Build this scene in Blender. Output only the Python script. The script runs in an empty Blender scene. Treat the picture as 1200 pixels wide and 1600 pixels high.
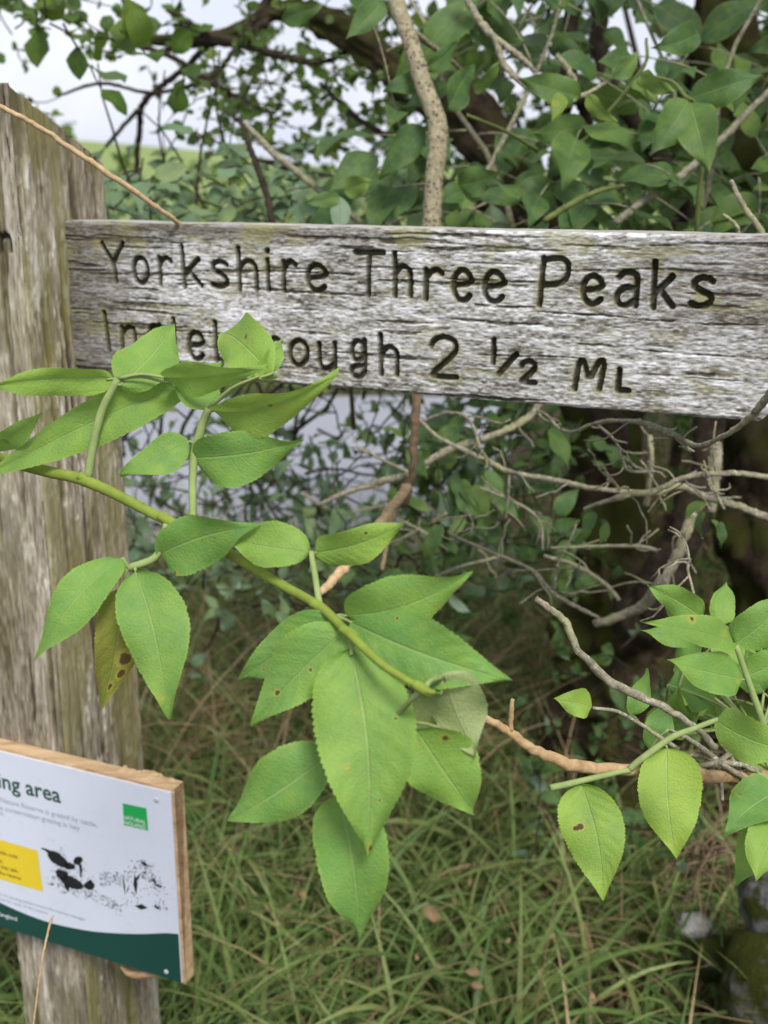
import bpy, math, random
import numpy as np
from mathutils import Matrix, Vector

# ------------------------------------------------------------------ camera, sky, sun, exposure
scene = bpy.context.scene
PITCH = math.radians(16.7)
CAMZ = 1.6
FPX = 1800.0                       # focal length in pixels of the 1200 x 1600 photograph
cd = bpy.data.cameras.new('camera')
cam = bpy.data.objects.new('camera', cd)
scene.collection.objects.link(cam)
cam.location = (0, 0, CAMZ)
cam.rotation_euler = (math.pi / 2 - PITCH, 0, 0)
cd.sensor_fit = 'VERTICAL'
cd.sensor_height = 36.0
cd.lens = 36.0 * FPX / 1600.0
cd.clip_start = 0.02
cd.clip_end = 3000
cd.dof.use_dof = True
cd.dof.focus_distance = 1.0
cd.dof.aperture_fstop = 6.5
scene.camera = cam

SUN_EL, SUN_AZ = math.radians(50), math.radians(163)   # azimuth: clockwise from +Y; behind the camera, a little to its right
world = bpy.data.worlds.new('World')
scene.world = world
world.use_nodes = True
wn, wl = world.node_tree.nodes, world.node_tree.links
wn.clear()
sky = wn.new('ShaderNodeTexSky'); sky.sky_type = 'NISHITA'; sky.sun_disc = False
sky.sun_elevation = SUN_EL; sky.sun_rotation = SUN_AZ; sky.air_density = 1.0; sky.dust_density = 3.0
skb = wn.new('ShaderNodeBackground'); skb.inputs[1].default_value = 0.05
tc = wn.new('ShaderNodeTexCoord')
cl = wn.new('ShaderNodeTexNoise'); cl.inputs['Scale'].default_value = 3.2; cl.inputs['Detail'].default_value = 7
cl.inputs['Roughness'].default_value = 0.58
cr = wn.new('ShaderNodeValToRGB')
cr.color_ramp.elements[0].position = 0.36; cr.color_ramp.elements[0].color = (0.70, 0.75, 0.90, 1)
cr.color_ramp.elements[1].position = 0.66; cr.color_ramp.elements[1].color = (0.98, 1.0, 1.07, 1)
clb = wn.new('ShaderNodeBackground'); clb.inputs[1].default_value = 0.42
mixw = wn.new('ShaderNodeMixShader'); mixw.inputs[0].default_value = 0.9
wo = wn.new('ShaderNodeOutputWorld')
wl.new(tc.outputs['Generated'], cl.inputs['Vector']); wl.new(cl.outputs['Fac'], cr.inputs[0])
wl.new(cr.outputs[0], clb.inputs[0]); wl.new(sky.outputs[0], skb.inputs[0])
wl.new(skb.outputs[0], mixw.inputs[1]); wl.new(clb.outputs[0], mixw.inputs[2]); wl.new(mixw.outputs[0], wo.inputs[0])

sd = bpy.data.lights.new('sun', 'SUN'); sd.energy = 1.5; sd.angle = math.radians(18); sd.color = (1.0, 0.96, 0.9)
sun = bpy.data.objects.new('sun', sd); scene.collection.objects.link(sun)
sdir = Vector((math.sin(SUN_AZ) * math.cos(SUN_EL), math.cos(SUN_AZ) * math.cos(SUN_EL), math.sin(SUN_EL)))
sun.rotation_euler = sdir.to_track_quat('Z', 'Y').to_euler()

scene.view_settings.view_transform = 'Standard'
scene.view_settings.look = 'None'
scene.view_settings.exposure = 1.42
scene.view_settings.gamma = 1.0
scene.view_settings.use_curve_mapping = False
scene.render.engine = 'CYCLES'
scene.cycles.max_bounces = 6
scene.cycles.transparent_max_bounces = 4

rng = np.random.default_rng(11)
random.seed(5)
C = scene.collection

# ------------------------------------------------------------------ geometry helpers
CP, SP = math.cos(PITCH), math.sin(PITCH)
FWD = np.array([0, CP, -SP]); UP = np.array([0, SP, CP]); CAM = np.array([0, 0, CAMZ])


def at(px, py, d):
    """world point seen at photo pixel (px, py) at depth d metres"""
    return CAM + np.array([(px - 600) / FPX * d, 0, 0]) + FWD * d - UP * ((py - 800) / FPX * d)


def proj(P):
    P = np.asarray(P) - CAM
    d = P @ FWD
    return 600 + FPX * P[..., 0] / d, 800 - FPX * (P @ UP) / d, d


def hit(px, py, p0, n):
    r = at(px, py, 1.0) - CAM
    t = np.dot(p0 - CAM, n) / np.dot(r, n)
    return CAM + r * t


def unit(v):
    v = np.asarray(v, float)
    return v / (np.linalg.norm(v) + 1e-12)


def hash2(ix, iy, seed):
    h = (ix.astype(np.int64) * 374761393 + iy.astype(np.int64) * 668265263 + seed * 1442695041) & 0xffffffff
    h = ((h ^ (h >> 13)) * 1274126177) & 0xffffffff
    h = h ^ (h >> 16)
    return (h & 0xffff) / 65535.0


def vnoise(x, y, seed=0):
    x = np.asarray(x, float); y = np.asarray(y, float)
    ix, iy = np.floor(x), np.floor(y)
    fx, fy = x - ix, y - iy
    fx = fx * fx * (3 - 2 * fx); fy = fy * fy * (3 - 2 * fy)
    a, b = hash2(ix, iy, seed), hash2(ix + 1, iy, seed)
    c, d = hash2(ix, iy + 1, seed), hash2(ix + 1, iy + 1, seed)
    return (a * (1 - fx) + b * fx) * (1 - fy) + (c * (1 - fx) + d * fx) * fy


def fbm(x, y, seed=0, oct=4):
    s, a, t = 0, 1.0, 0
    for k in range(oct):
        s = s + a * vnoise(x * 2 ** k, y * 2 ** k, seed + k * 17); t += a; a *= 0.55
    return s / t


def sstep(a, b, x):
    t = np.clip((x - a) / (b - a), 0, 1)
    return t * t * (3 - 2 * t)


class Geo:
    """collects quads (with per-point attributes) that become ONE mesh"""
    def __init__(s):
        s.v, s.f, s.t, s.l, s.n = [], [], [], [], 0

    def add(s, v, f, tint=0.0, luv=None):
        v = np.asarray(v, float)
        s.v.append(v); s.f.append(np.asarray(f, int) + s.n)
        s.t.append(np.broadcast_to(np.asarray(tint, float), (len(v),)).copy())
        s.l.append(np.zeros((len(v), 3)) if luv is None else luv)
        s.n += len(v)

    def mesh(s, name, smooth=True, extra=None):
        v = np.concatenate(s.v); f = np.concatenate(s.f)
        me = bpy.data.meshes.new(name)
        me.vertices.add(len(v)); me.vertices.foreach_set('co', v.astype(np.float32).ravel())
        me.loops.add(f.size); me.loops.foreach_set('vertex_index', f.astype(np.int32).ravel())
        me.polygons.add(len(f))
        me.polygons.foreach_set('loop_start', np.arange(0, f.size, f.shape[1], dtype=np.int32))
        me.update(calc_edges=True)
        me.polygons.foreach_set('use_smooth', np.full(len(f), smooth))
        a = me.attributes.new('tint', 'FLOAT', 'POINT'); a.data.foreach_set('value', np.concatenate(s.t).astype(np.float32))
        a = me.attributes.new('luv', 'FLOAT_VECTOR', 'POINT'); a.data.foreach_set('vector', np.concatenate(s.l).astype(np.float32).ravel())
        for k, arr in (extra or {}).items():
            a = me.attributes.new(k, 'FLOAT', 'POINT'); a.data.foreach_set('value', np.asarray(arr, np.float32))
        me.validate()
        return me


def grid_faces(nu, nv, off=0):
    i = np.arange(nu - 1)[:, None] * nv + np.arange(nv - 1)[None, :]
    return np.stack([i, i + nv, i + nv + 1, i + 1], -1).reshape(-1, 4) + off


def smooth_path(pts, n):
    """Catmull-Rom through pts (k x m), n samples in all"""
    P = np.asarray(pts, float)
    if len(P) == 2:
        t = np.linspace(0, 1, n)[:, None]
        return P[0] * (1 - t) + P[1] * t
    Q = np.vstack([2 * P[0] - P[1], P, 2 * P[-1] - P[-2]])
    u = np.linspace(0, len(P) - 1 - 1e-9, n)
    i = np.floor(u).astype(int); t = (u - i)[:, None]
    a, b, c, d = Q[i], Q[i + 1], Q[i + 2], Q[i + 3]
    return 0.5 * (2 * b + (c - a) * t + (2 * a - 5 * b + 4 * c - d) * t ** 2 + (3 * b - a - 3 * c + d) * t ** 3)


def tube(g, pts, rad, sides=7, tint=0.0, rough=0.0, seed=0, cap=True, rfreq=.8):
    """a round stem through pts with radii rad, its ends closed"""
    P = np.asarray(pts, float); n = len(P)
    R = np.broadcast_to(np.asarray(rad, float), (n,)).copy()
    if cap:
        P = np.vstack([P[:1], P, P[-1:]]); R = np.concatenate([[R[0] * .02], R, [R[-1] * .02]])
    T = np.gradient(P, axis=0)
    if cap:
        T[0] = T[1] = P[2] - P[1]; T[-1] = T[-2] = P[-2] - P[-3]
    T /= np.linalg.norm(T, axis=1)[:, None] + 1e-12
    ref = np.array([0.31, 0.2, 0.93]) if abs(T[len(T) // 2][2]) < .8 else np.array([0.95, 0.25, 0.1])
    A = np.cross(T, ref); A /= np.linalg.norm(A, axis=1)[:, None] + 1e-12
    B = np.cross(T, A)
    th = np.linspace(0, 2 * math.pi, sides, endpoint=False)
    rr = R[:, None] * np.ones(sides)
    if rough:
        rr = rr * (1 + rough * (fbm(np.arange(len(P))[:, None] * rfreq + seed, np.cos(th)[None, :] * 2 + 9 + np.sin(th)[None, :] * 1.3, seed) - .5) * 2)
    V = P[:, None] + rr[..., None] * (np.cos(th)[None, :, None] * A[:, None] + np.sin(th)[None, :, None] * B[:, None])
    m = len(P)
    i = np.arange(m - 1)[:, None] * sides; j = np.arange(sides)[None, :]; k = (j + 1) % sides
    F = np.stack([i + j, i + k, i + sides + k, i + sides + j], -1).reshape(-1, 4)
    luv = np.zeros((m * sides, 3)); luv[:, 0] = np.repeat(np.linspace(0, 1, m), sides); luv[:, 1] = np.tile(th, m)
    g.add(V.reshape(-1, 3), F, tint, luv)


def twig(g, path, sides=7, n=None, tint=0.0, rough=0.25, seed=0, jitter=.5, rfreq=.8):
    """path: list of (px, py, depth, radius_px): a stem measured in the photo, put at its own distance"""
    P = np.array([at(a, b, d) for a, b, d, r in path]); R = np.array([r * d / FPX for a, b, d, r in path])
    n = n or max(6, 4 * len(path))
    Q = smooth_path(np.column_stack([P, R]), n)
    jit = (rng.random((n, 3)) - .5) * Q[:, 3:4] * jitter
    tube(g, Q[:, :3] + jit, np.maximum(Q[:, 3], 2e-4), sides, tint, rough, seed, rfreq=rfreq)


# ------------------------------------------------------------------ object helpers
def link(o, parent=None):
    C.objects.link(o)
    if parent is not None:
        o.parent = parent
    return o


def tag(o, label=None, cat=None, group=None, kind=None):
    if label: o['label'] = label
    if cat: o['category'] = cat
    if group: o['group'] = group
    if kind: o['kind'] = kind
    return o


def thing(name, label, cat, loc, group=None):
    e = bpy.data.objects.new(name, None)
    e.empty_display_size = 0.05
    e.location = [float(c) for c in loc]
    link(e)
    return tag(e, label, cat, group)


def root_loc(p):
    l = Vector((0, 0, 0))
    while p is not None:
        l = l + p.location; p = p.parent
    return l


def part(name, geo, mat, parent=None, smooth=True, kind=None, extra=None, tint=0.0):
    me = geo if isinstance(geo, bpy.types.Mesh) else geo.mesh(name, smooth, extra)
    o = bpy.data.objects.new(name, me)
    if mat is not None:
        me.materials.clear(); me.materials.append(mat)
    o['tint'] = float(tint)
    if parent is not None:
        link(o, parent); o.location = -root_loc(parent)
    else:
        link(o)
    if kind: o['kind'] = kind
    return o


# ------------------------------------------------------------------ materials
class NT:
    def __init__(s, name):
        s.m = bpy.data.materials.new(name); s.m.use_nodes = True
        s.t = s.m.node_tree; s.t.nodes.clear()

    def n(s, typ, **kw):
        nd = s.t.nodes.new('ShaderNode' + typ)
        for k, v in kw.items():
            if k in nd.bl_rna.properties.keys(): setattr(nd, k, v)
            else: s.set(nd.inputs[k.replace('_', ' ')], v)
        return nd

    def set(s, sock, v):
        if isinstance(v, bpy.types.NodeSocket): s.t.links.new(v, sock)
        else:
            if hasattr(sock.default_value, '__len__') and not hasattr(v, '__len__'): v = (v, v, v)
            if hasattr(sock.default_value, '__len__') and len(sock.default_value) == 4 and len(v) == 3: v = (*v, 1)
            sock.default_value = v

    def math(s, op, a, b=0.0, c=0.0, clamp=False):
        nd = s.t.nodes.new('ShaderNodeMath'); nd.operation = op; nd.use_clamp = clamp
        s.set(nd.inputs[0], a); s.set(nd.inputs[1], b); s.set(nd.inputs[2], c)
        return nd.outputs[0]

    def mix(s, f, a, b, mode='MIX'):
        nd = s.t.nodes.new('ShaderNodeMix'); nd.data_type = 'RGBA'; nd.blend_type = mode
        s.set(nd.inputs[0], f); s.set(nd.inputs[6], a); s.set(nd.inputs[7], b)
        return nd.outputs[2]

    def ramp(s, f, stops):
        nd = s.t.nodes.new('ShaderNodeValToRGB'); e = nd.color_ramp.elements
        while len(e) < len(stops): e.new(0.5)
        for el, (p, c) in zip(e, stops):
            el.position = p; el.color = (*c, 1) if len(c) == 3 else c
        s.set(nd.inputs[0], f)
        return nd.outputs[0]

    def ss(s, f, a, b):
        nd = s.t.nodes.new('ShaderNodeMapRange'); nd.interpolation_type = 'SMOOTHSTEP'
        s.set(nd.inputs[0], f); s.set(nd.inputs[1], a); s.set(nd.inputs[2], b); s.set(nd.inputs[3], 0.0); s.set(nd.inputs[4], 1.0)
        return nd.outputs[0]

    def attr(s, name, typ='GEOMETRY'):
        return s.n('Attribute', attribute_name=name, attribute_type=typ)

    def noise(s, scale, detail=4, rough=0.55, vec=None, stretch=None):
        if vec is None: vec = s.n('TexCoord').outputs['Object']
        if stretch is not None:
            mp = s.t.nodes.new('ShaderNodeMapping'); s.set(mp.inputs[3], stretch); s.t.links.new(vec, mp.inputs[0]); vec = mp.outputs[0]
        nd = s.n('TexNoise', Scale=scale, Detail=detail, Roughness=rough); s.t.links.new(vec, nd.inputs['Vector'])
        return nd.outputs['Fac']

    def out(s, col, rough=0.7, spec=0.3, bump=None, bstr=0.3, bdist=0.002, trans=0.0, tcol=None, metal=0.0):
        p = s.n('BsdfPrincipled')
        s.set(p.inputs['Base Color'], col); s.set(p.inputs['Roughness'], rough); s.set(p.inputs['Specular IOR Level'], spec); s.set(p.inputs['Metallic'], metal)
        nrm = None
        if bump is not None:
            b = s.n('Bump', Strength=bstr, Distance=bdist); s.set(b.inputs['Height'], bump); nrm = b.outputs[0]
            s.t.links.new(nrm, p.inputs['Normal'])
        sh = p.outputs[0]
        if trans:
            tr = s.n('BsdfTranslucent'); s.set(tr.inputs[0], tcol if tcol is not None else col)
            if nrm is not None: s.t.links.new(nrm, tr.inputs['Normal'])
            mx = s.n('MixShader'); s.set(mx.inputs[0], trans)
            s.t.links.new(sh, mx.inputs[1]); s.t.links.new(tr.outputs[0], mx.inputs[2]); sh = mx.outputs[0]
        o = s.n('OutputMaterial'); s.t.links.new(sh, o.inputs[0])
        return s.m


def leaf_mat(name, dark, mid, yellow, back, trans=0.35, veins=1.0, spots=0.0, rough=0.5):
    m = NT(name)
    luv = m.n('SeparateXYZ', Vector=m.attr('luv').outputs['Vector'])
    u, v = luv.outputs[0], luv.outputs[1]
    tint = m.math('ADD', m.attr('tint').outputs['Fac'], m.attr('tint', 'OBJECT').outputs['Fac'])
    col = m.ramp(tint, [(0.0, dark), (0.5, mid), (1.0, yellow)])
    pos = m.n('NewGeometry').outputs['Position']
    mot = m.noise(55, 4, .6, vec=pos)
    col = m.mix(m.math('MULTIPLY', m.ss(mot, .35, .7), .6), col, m.mix(.6, col, yellow))
    av = m.math('ABSOLUTE', v)
    rib = m.math('SUBTRACT', 1.0, m.ss(av, 0.015, 0.055))
    ju = m.math('ADD', u, m.math('MULTIPLY', m.math('SUBTRACT', m.noise(70, 2, .5, vec=pos), .5), .09))
    ph = m.math('FRACT', m.math('MULTIPLY', m.math('SUBTRACT', ju, m.math('MULTIPLY', m.math('POWER', av, 1.25), .2)), 8.5))
    tri = m.math('MULTIPLY', m.math('ABSOLUTE', m.math('SUBTRACT', ph, .5)), 2.0)
    lat = m.math('MULTIPLY', m.ss(tri, .84, 1.0), m.math('SUBTRACT', 1.0, m.ss(av, .7, 1.0)))
    ve = m.math('MAXIMUM', rib, m.math('MULTIPLY', lat, .2))
    col = m.mix(m.math('MULTIPLY', ve, .42 * veins), col, m.mix(.5, yellow, (.55, .65, .36)))
    net = m.n('TexVoronoi', Scale=300.0, feature='DISTANCE_TO_EDGE'); m.t.links.new(pos, net.inputs['Vector'])
    cell = m.math('SUBTRACT', 1.0, m.ss(net.outputs['Distance'], .02, .22))
    big = m.noise(22, 3, .6, vec=pos)
    col = m.mix(m.math('MULTIPLY', m.ss(big, .38, .68), .45), col, m.mix(.8, col, dark))
    col = m.mix(m.math('MULTIPLY', cell, .14 * veins), col, m.mix(.5, yellow, col))
    edge = m.ss(av, .86, 1.0)
    col = m.mix(m.math('MULTIPLY', edge, .35), col, yellow)
    if spots:
        sp = m.n('TexVoronoi', Scale=34.0); m.t.links.new(pos, sp.inputs['Vector'])
        near = m.math('MULTIPLY', m.math('SUBTRACT', 1.0, m.ss(sp.outputs['Distance'], .05, .10)), m.ss(m.noise(17, 2, .5, vec=pos), .55, .60))
        halo = m.math('MULTIPLY', m.math('SUBTRACT', 1.0, m.ss(sp.outputs['Distance'], .06, .26)), m.ss(m.noise(17, 2, .5, vec=pos), .55, .62))
        col = m.mix(m.math('MULTIPLY', halo, .7 * spots), col, (.42, .40, .07))
        col = m.mix(m.math('MULTIPLY', near, spots), col, (.06, .03, .015))
    bl = luv.outputs[2]
    col = m.mix(m.math('MULTIPLY', m.ss(bl, .1, .6), .55), col, (.42, .40, .08))
    col = m.mix(m.ss(m.math('ADD', bl, m.math('MULTIPLY', m.math('SUBTRACT', m.noise(350, 2, .5, vec=pos), .5), .5)), .66, .8), col, (.085, .05, .025))
    bf = m.n('NewGeometry').outputs['Backfacing']
    col = m.mix(m.math('MULTIPLY', bf, .92), col, back)
    fine = m.noise(300, 4, .65, vec=pos)
    hgt = m.math('SUBTRACT', m.math('SUBTRACT', m.math('MULTIPLY', fine, .5), m.math('MULTIPLY', ve, .6)), m.math('MULTIPLY', cell, .16))
    tcol = m.mix(.45, col, yellow)
    return m.out(col, rough, .28, hgt, .65, .0016, trans, tcol)


def bark_mat(name, a, b, moss, mossy=0.4, scale=40, bstr=.8, pits=0.0, lichen=0.0):
    m = NT(name)
    pos = m.n('NewGeometry').outputs['Position']
    n1 = m.noise(scale, 6, .65, vec=pos); n2 = m.noise(scale * .2, 4, .6, vec=pos)
    col = m.ramp(n1, [(.3, a), (.68, b)])
    col = m.mix(m.math('MULTIPLY', m.ss(n2, .60 - mossy * .3, .72 - mossy * .2), min(1, mossy * 1.6)), col, moss)
    if lichen:
        lv = m.noise(scale * 1.7, 4, .7, vec=pos)
        col = m.mix(m.math('MULTIPLY', m.ss(lv, .58, .63), lichen), col, (.48, .50, .38))
    h = n1
    if pits:
        vo = m.n('TexVoronoi', Scale=150.0, Randomness=.9); m.t.links.new(pos, vo.inputs['Vector'])
        p = m.math('MULTIPLY', m.math('SUBTRACT', 1.0, m.ss(vo.outputs['Distance'], .22, .42)), m.ss(m.noise(60, 2, .5, vec=pos), .40, .48))
        col = m.mix(m.math('MULTIPLY', p, m.math('MULTIPLY', m.ss(m.noise(200, 3, .6, vec=pos), .3, .7), pits)), col, (.045, .030, .018))
        h = m.math('SUBTRACT', n1, m.math('MULTIPLY', p, 1.5))
    return m.out(col, .9, .1, h, bstr, .004)


def flat_mat(name, col, rough=.45, spec=.3, dirt=0.0):
    m = NT(name)
    c = col
    if dirt:
        pos = m.n('TexCoord').outputs['Object']
        d = m.noise(40, 6, .7, vec=pos)
        c = m.mix(m.math('MULTIPLY', m.ss(d, .5, .75), dirt), col, (.36, .37, .33))
        sp = m.noise(420, 2, .5, vec=pos)
        c = m.mix(m.math('MULTIPLY', m.ss(sp, .69, .74), .45), c, (.2, .19, .16))
    return m.out(c, rough, spec)


M = {}
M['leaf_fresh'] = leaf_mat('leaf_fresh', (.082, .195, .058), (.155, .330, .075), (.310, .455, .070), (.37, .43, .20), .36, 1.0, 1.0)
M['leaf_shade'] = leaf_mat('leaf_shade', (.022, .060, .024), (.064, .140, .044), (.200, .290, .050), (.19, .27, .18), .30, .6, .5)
M['leaf_small'] = leaf_mat('leaf_small', (.020, .056, .013), (.068, .145, .020), (.175, .250, .035), (.130, .200, .075), .46, .5, 0)
M['leaf_blue'] = leaf_mat('leaf_blue', (.075, .140, .085), (.150, .245, .140), (.230, .300, .09), (.240, .320, .230), .3, .6, 0)
M['stem_green'] = bark_mat('stem_green', (.14, .19, .03), (.22, .28, .05), (.10, .11, .03), .2, 60, .1)
M['stalk_pale'] = bark_mat('stalk_pale', (.19, .25, .09), (.27, .34, .13), (.12, .13, .05), .1, 60, .1)
M['root_brown'] = bark_mat('root_brown', (.085, .058, .036), (.20, .145, .09), (.1, .09, .05), .1, 90, .5)
M['stalk_dark'] = bark_mat('stalk_dark', (.08, .10, .03), (.15, .18, .06), (.08, .08, .03), .2, 60, .1)
M['stem_tan'] = bark_mat('stem_tan', (.26, .16, .075), (.46, .33, .18), (.2, .19, .08), .1, 120, .5)
M['bark_moss'] = bark_mat('bark_moss', (.014, .010, .007), (.060, .044, .027), (.038, .042, .009), .65, 28, 1.0)
M['bark_dark'] = bark_mat('bark_dark', (.016, .012, .010), (.060, .045, .032), (.035, .040, .014), .3, 50, .8)
M['bark_pitted'] = bark_mat('bark_pitted', (.17, .145, .09), (.36, .32, .215), (.22, .21, .10), .2, 110, .7, pits=1.0)
M['twig_grey'] = bark_mat('twig_grey', (.115, .10, .07), (.34, .315, .225), (.30, .30, .14), .35, 110, .7, lichen=.75)
M['straw'] = bark_mat('straw', (.34, .22, .11), (.58, .44, .26), (.3, .25, .12), .1, 160, .3)


def grass_mat(name, a, b, c, trans=.3):
    m = NT(name)
    tint = m.math('ADD', m.attr('tint').outputs['Fac'], m.attr('tint', 'OBJECT').outputs['Fac'])
    col = m.ramp(tint, [(0, a), (.6, b), (1, c)])
    luv = m.n('SeparateXYZ', Vector=m.attr('luv').outputs['Vector'])
    st = m.math('FRACT', m.math('MULTIPLY', luv.outputs[1], 4.0))
    col = m.mix(m.math('MULTIPLY', st, .18), col, c)
    tipb = m.ss(luv.outputs[0], .85, 1.0)
    col = m.mix(m.math('MULTIPLY', tipb, .45), col, (.36, .27, .12))
    return m.out(col, .5, .3, None, trans=trans)


M['grass'] = grass_mat('grass', (.068, .145, .036), (.155, .255, .066), (.300, .345, .125))
M['dry'] = grass_mat('dry', (.13, .085, .04), (.30, .215, .11), (.46, .36, .20), .2)


def ground_mat():
    m = NT('ground')
    pos = m.n('NewGeometry').outputs['Position']
    sep = m.n('SeparateXYZ', Vector=pos)
    n1 = m.noise(9, 6, .65, vec=pos); n2 = m.noise(60, 4, .6, vec=pos)
    soil = m.ramp(n2, [(.3, (.020, .014, .009)), (.7, (.075, .055, .035))])
    soil = m.mix(m.ss(n1, .5, .62), soil, (.045, .055, .014))
    fld = m.ramp(m.noise(.12, 5, .6, vec=pos), [(.3, (.16, .225, .075)), (.7, (.24, .29, .10))])
    col = m.mix(m.ss(sep.outputs[1], 8.6, 11.0), soil, fld)
    return m.out(col, .95, .1, n2, .6, .02)


def road_mat():
    m = NT('asphalt')
    pos = m.n('NewGeometry').outputs['Position']
    n1 = m.noise(120, 3, .6, vec=pos); n2 = m.noise(2.5, 5, .6, vec=pos)
    col = m.ramp(n1, [(.3, (.20, .21, .245)), (.7, (.34, .35, .39))])
    col = m.mix(m.math('MULTIPLY', n2, .35), col, (.22, .22, .23))
    return m.out(col, .6, .4, n1, .4, .004)


def stone_mat(name, a, b, moss):
    m = NT(name)
    pos = m.n('NewGeometry').outputs['Position']
    n1 = m.noise(45, 7, .7, vec=pos); n2 = m.noise(11, 5, .65, vec=pos)
    col = m.ramp(n1, [(.3, a), (.7, b)])
    nz = m.n('SeparateXYZ', Vector=m.n('NewGeometry').outputs['Normal']).outputs[2]
    col = m.mix(m.ss(n2, .62 - moss * .35, .70 - moss * .25), col, m.mix(n1, (.018, .024, .004), (.075, .085, .014)))
    return m.out(col, .95, .1, m.math('ADD', n1, m.math('MULTIPLY', m.noise(160, 4, .7, vec=pos), .6)), 1.0, .022)


def wood_mat(name, stops, algae_c, carve_c):
    m = NT(name)
    g = m.attr('grain').outputs['Fac']; al = m.attr('algae').outputs['Fac']; ca = m.attr('carve').outputs['Fac']; st = m.attr('stain').outputs['Fac']
    pos = m.n('NewGeometry').outputs['Position']
    fine = m.noise(900, 2, .6, vec=pos)
    gg = m.math('ADD', g, m.math('MULTIPLY', m.math('SUBTRACT', fine, .5), .35))
    col = m.ramp(gg, stops)
    col = m.mix(st, col, m.mix(.75, col, (.085, .07, .05)))
    col = m.mix(al, col, m.mix(.3, algae_c, col))
    col = m.mix(m.math('MULTIPLY', ca, .92), col, carve_c)
    return m.out(col, .93, .08, gg, .5, .0012)


M['board_wood'] = wood_mat('board_wood', [(.12, (.060, .056, .044)), (.32, (.19, .18, .155)), (.50, (.35, .34, .315)), (.70, (.53, .53, .53)), (.92, (.74, .74, .76))], (.24, .235, .10), (.046, .041, .021))
M['post_wood'] = wood_mat('post_wood', [(.10, (.065, .053, .038)), (.34, (.175, .148, .108)), (.55, (.29, .253, .19)), (.78, (.46, .42, .34)), (.95, (.64, .61, .55))], (.185, .17, .06), (.03, .028, .018))


def ply_mat():
    m = NT('plywood')
    pos = m.n('TexCoord').outputs['Object']
    n1 = m.noise(90, 5, .65, vec=pos, stretch=(.15, 1, 1)); n2 = m.noise(500, 2, .6, vec=pos)
    col = m.ramp(n1, [(.3, (.30, .19, .095)), (.5, (.50, .34, .19)), (.7, (.64, .48, .30))])
    col = m.mix(m.math('MULTIPLY', m.ss(n2, .62, .7), .5), col, (.25, .16, .08))
    return m.out(col, .85, .15, n2, .5, .001)


M['ply'] = ply_mat()
M['panel'] = flat_mat('panel_white', (.62, .66, .75), .35, .4, .12)
M['band'] = flat_mat('band_green', (.012, .060, .048), .35, .4)
M['logo'] = flat_mat('logo_green', (.020, .36, .085), .4)
M['yellow'] = flat_mat('panel_yellow', (.72, .54, .035), .4)
M['ink'] = flat_mat('ink', (.020, .022, .022), .6, .1)
M['ink_green'] = flat_mat('ink_green', (.035, .085, .06), .6, .1)
M['ink_soft'] = flat_mat('ink_soft', (.30, .33, .37), .6, .1)
M['white'] = flat_mat('white_print', (.78, .80, .82), .4)
M['screw'] = flat_mat('screw_metal', (.45, .47, .47), .35, .5)
M['ground'] = ground_mat(); M['road'] = road_mat()
M['stone_pale'] = stone_mat('stone_pale', (.30, .30, .28), (.55, .55, .52), 0.1)
M['stone_grey'] = stone_mat('stone_grey', (.12, .12, .13), (.26, .26, .27), 0.35)
M['stone_moss'] = stone_mat('stone_moss', (.10, .10, .09), (.22, .21, .19), .9)

# ------------------------------------------------------------------ ground, road
def ground_z(x, y):
    x = np.asarray(x, float); y = np.asarray(y, float)
    z = .05 * (fbm(x * 1.1 + 5, y * 1.1, 3) - .5) * sstep(9, 7, y)
    z = z + .55 * sstep(.35, 1.5, x) * sstep(2.1, 3.4, y) * sstep(7.5, 5.5, y)
    z = z - .10 * sstep(3.6, 4.5, y) * (1 - sstep(.5, 1.4, x)) * sstep(10.5, 9.2, y)
    far = sstep(16, 300, y) * (1.6 + .15 * np.clip(-50 - x, -12, 60)) + .25 * sstep(9.2, 12, y)
    return z + far


ys = np.concatenate([np.linspace(-6, 1, 15), np.linspace(1.1, 9, 120), np.geomspace(9.3, 900, 60)])
ug = np.linspace(-1, 1, 121); ug = np.sign(ug) * np.abs(ug) ** 1.6
X = ug[None, :] * (6 + np.maximum(ys, 0)[:, None] * .9); Y = np.repeat(ys[:, None], len(ug), 1)
Z = ground_z(X, Y)
onroad = sstep(4.25, 4.4, Y) * sstep(8.75, 8.6, Y)
Z = Z - .05 * onroad * (1 - sstep(.5, 1.0, X))
g = Geo(); g.add(np.stack([X, Y, Z], -1).reshape(-1, 3), grid_faces(len(ys), len(ug)))
tag(part('ground', g, M['ground']), kind='structure')
xs = np.linspace(-14, 14, 80); yy = np.linspace(4.35, 8.7, 16)
X, Y = np.meshgrid(xs, yy, indexing='ij')
edge = .1 * (fbm(X * 1.5, Y * 0 + 2, 8) - .5)
g = Geo(); g.add(np.stack([X, Y + edge * np.where((yy == yy[0]) | (yy == yy[-1]), 1, 0), np.full_like(X, -.085) + .03 * (1 - ((Y - 6.5) / 2.2) ** 2)], -1).reshape(-1, 3), grid_faces(len(xs), len(yy)))
tag(part('road', g, M['road']), kind='structure')

# ------------------------------------------------------------------ the fingerpost: post and arm
SD = unit([.919, -.394, 0])                 # along the arm, towards its point
SN = unit([.394, .919, 0])                  # away from the reader
ARM0 = np.array([-.3906, 1.449, 1.5365])    # top left front corner of the arm, on the right face of the post
ARM_H = .18
fp = thing('fingerpost', 'weathered grey wooden fingerpost carved Yorkshire Three Peaks, Ingleborough 2½ Ml', 'signpost', (-.45, 1.48, 0))


def arm_st(px, py):
    p = hit(px, py, ARM0, SN) - ARM0
    return float(p @ SD), float(-p[2])


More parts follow.
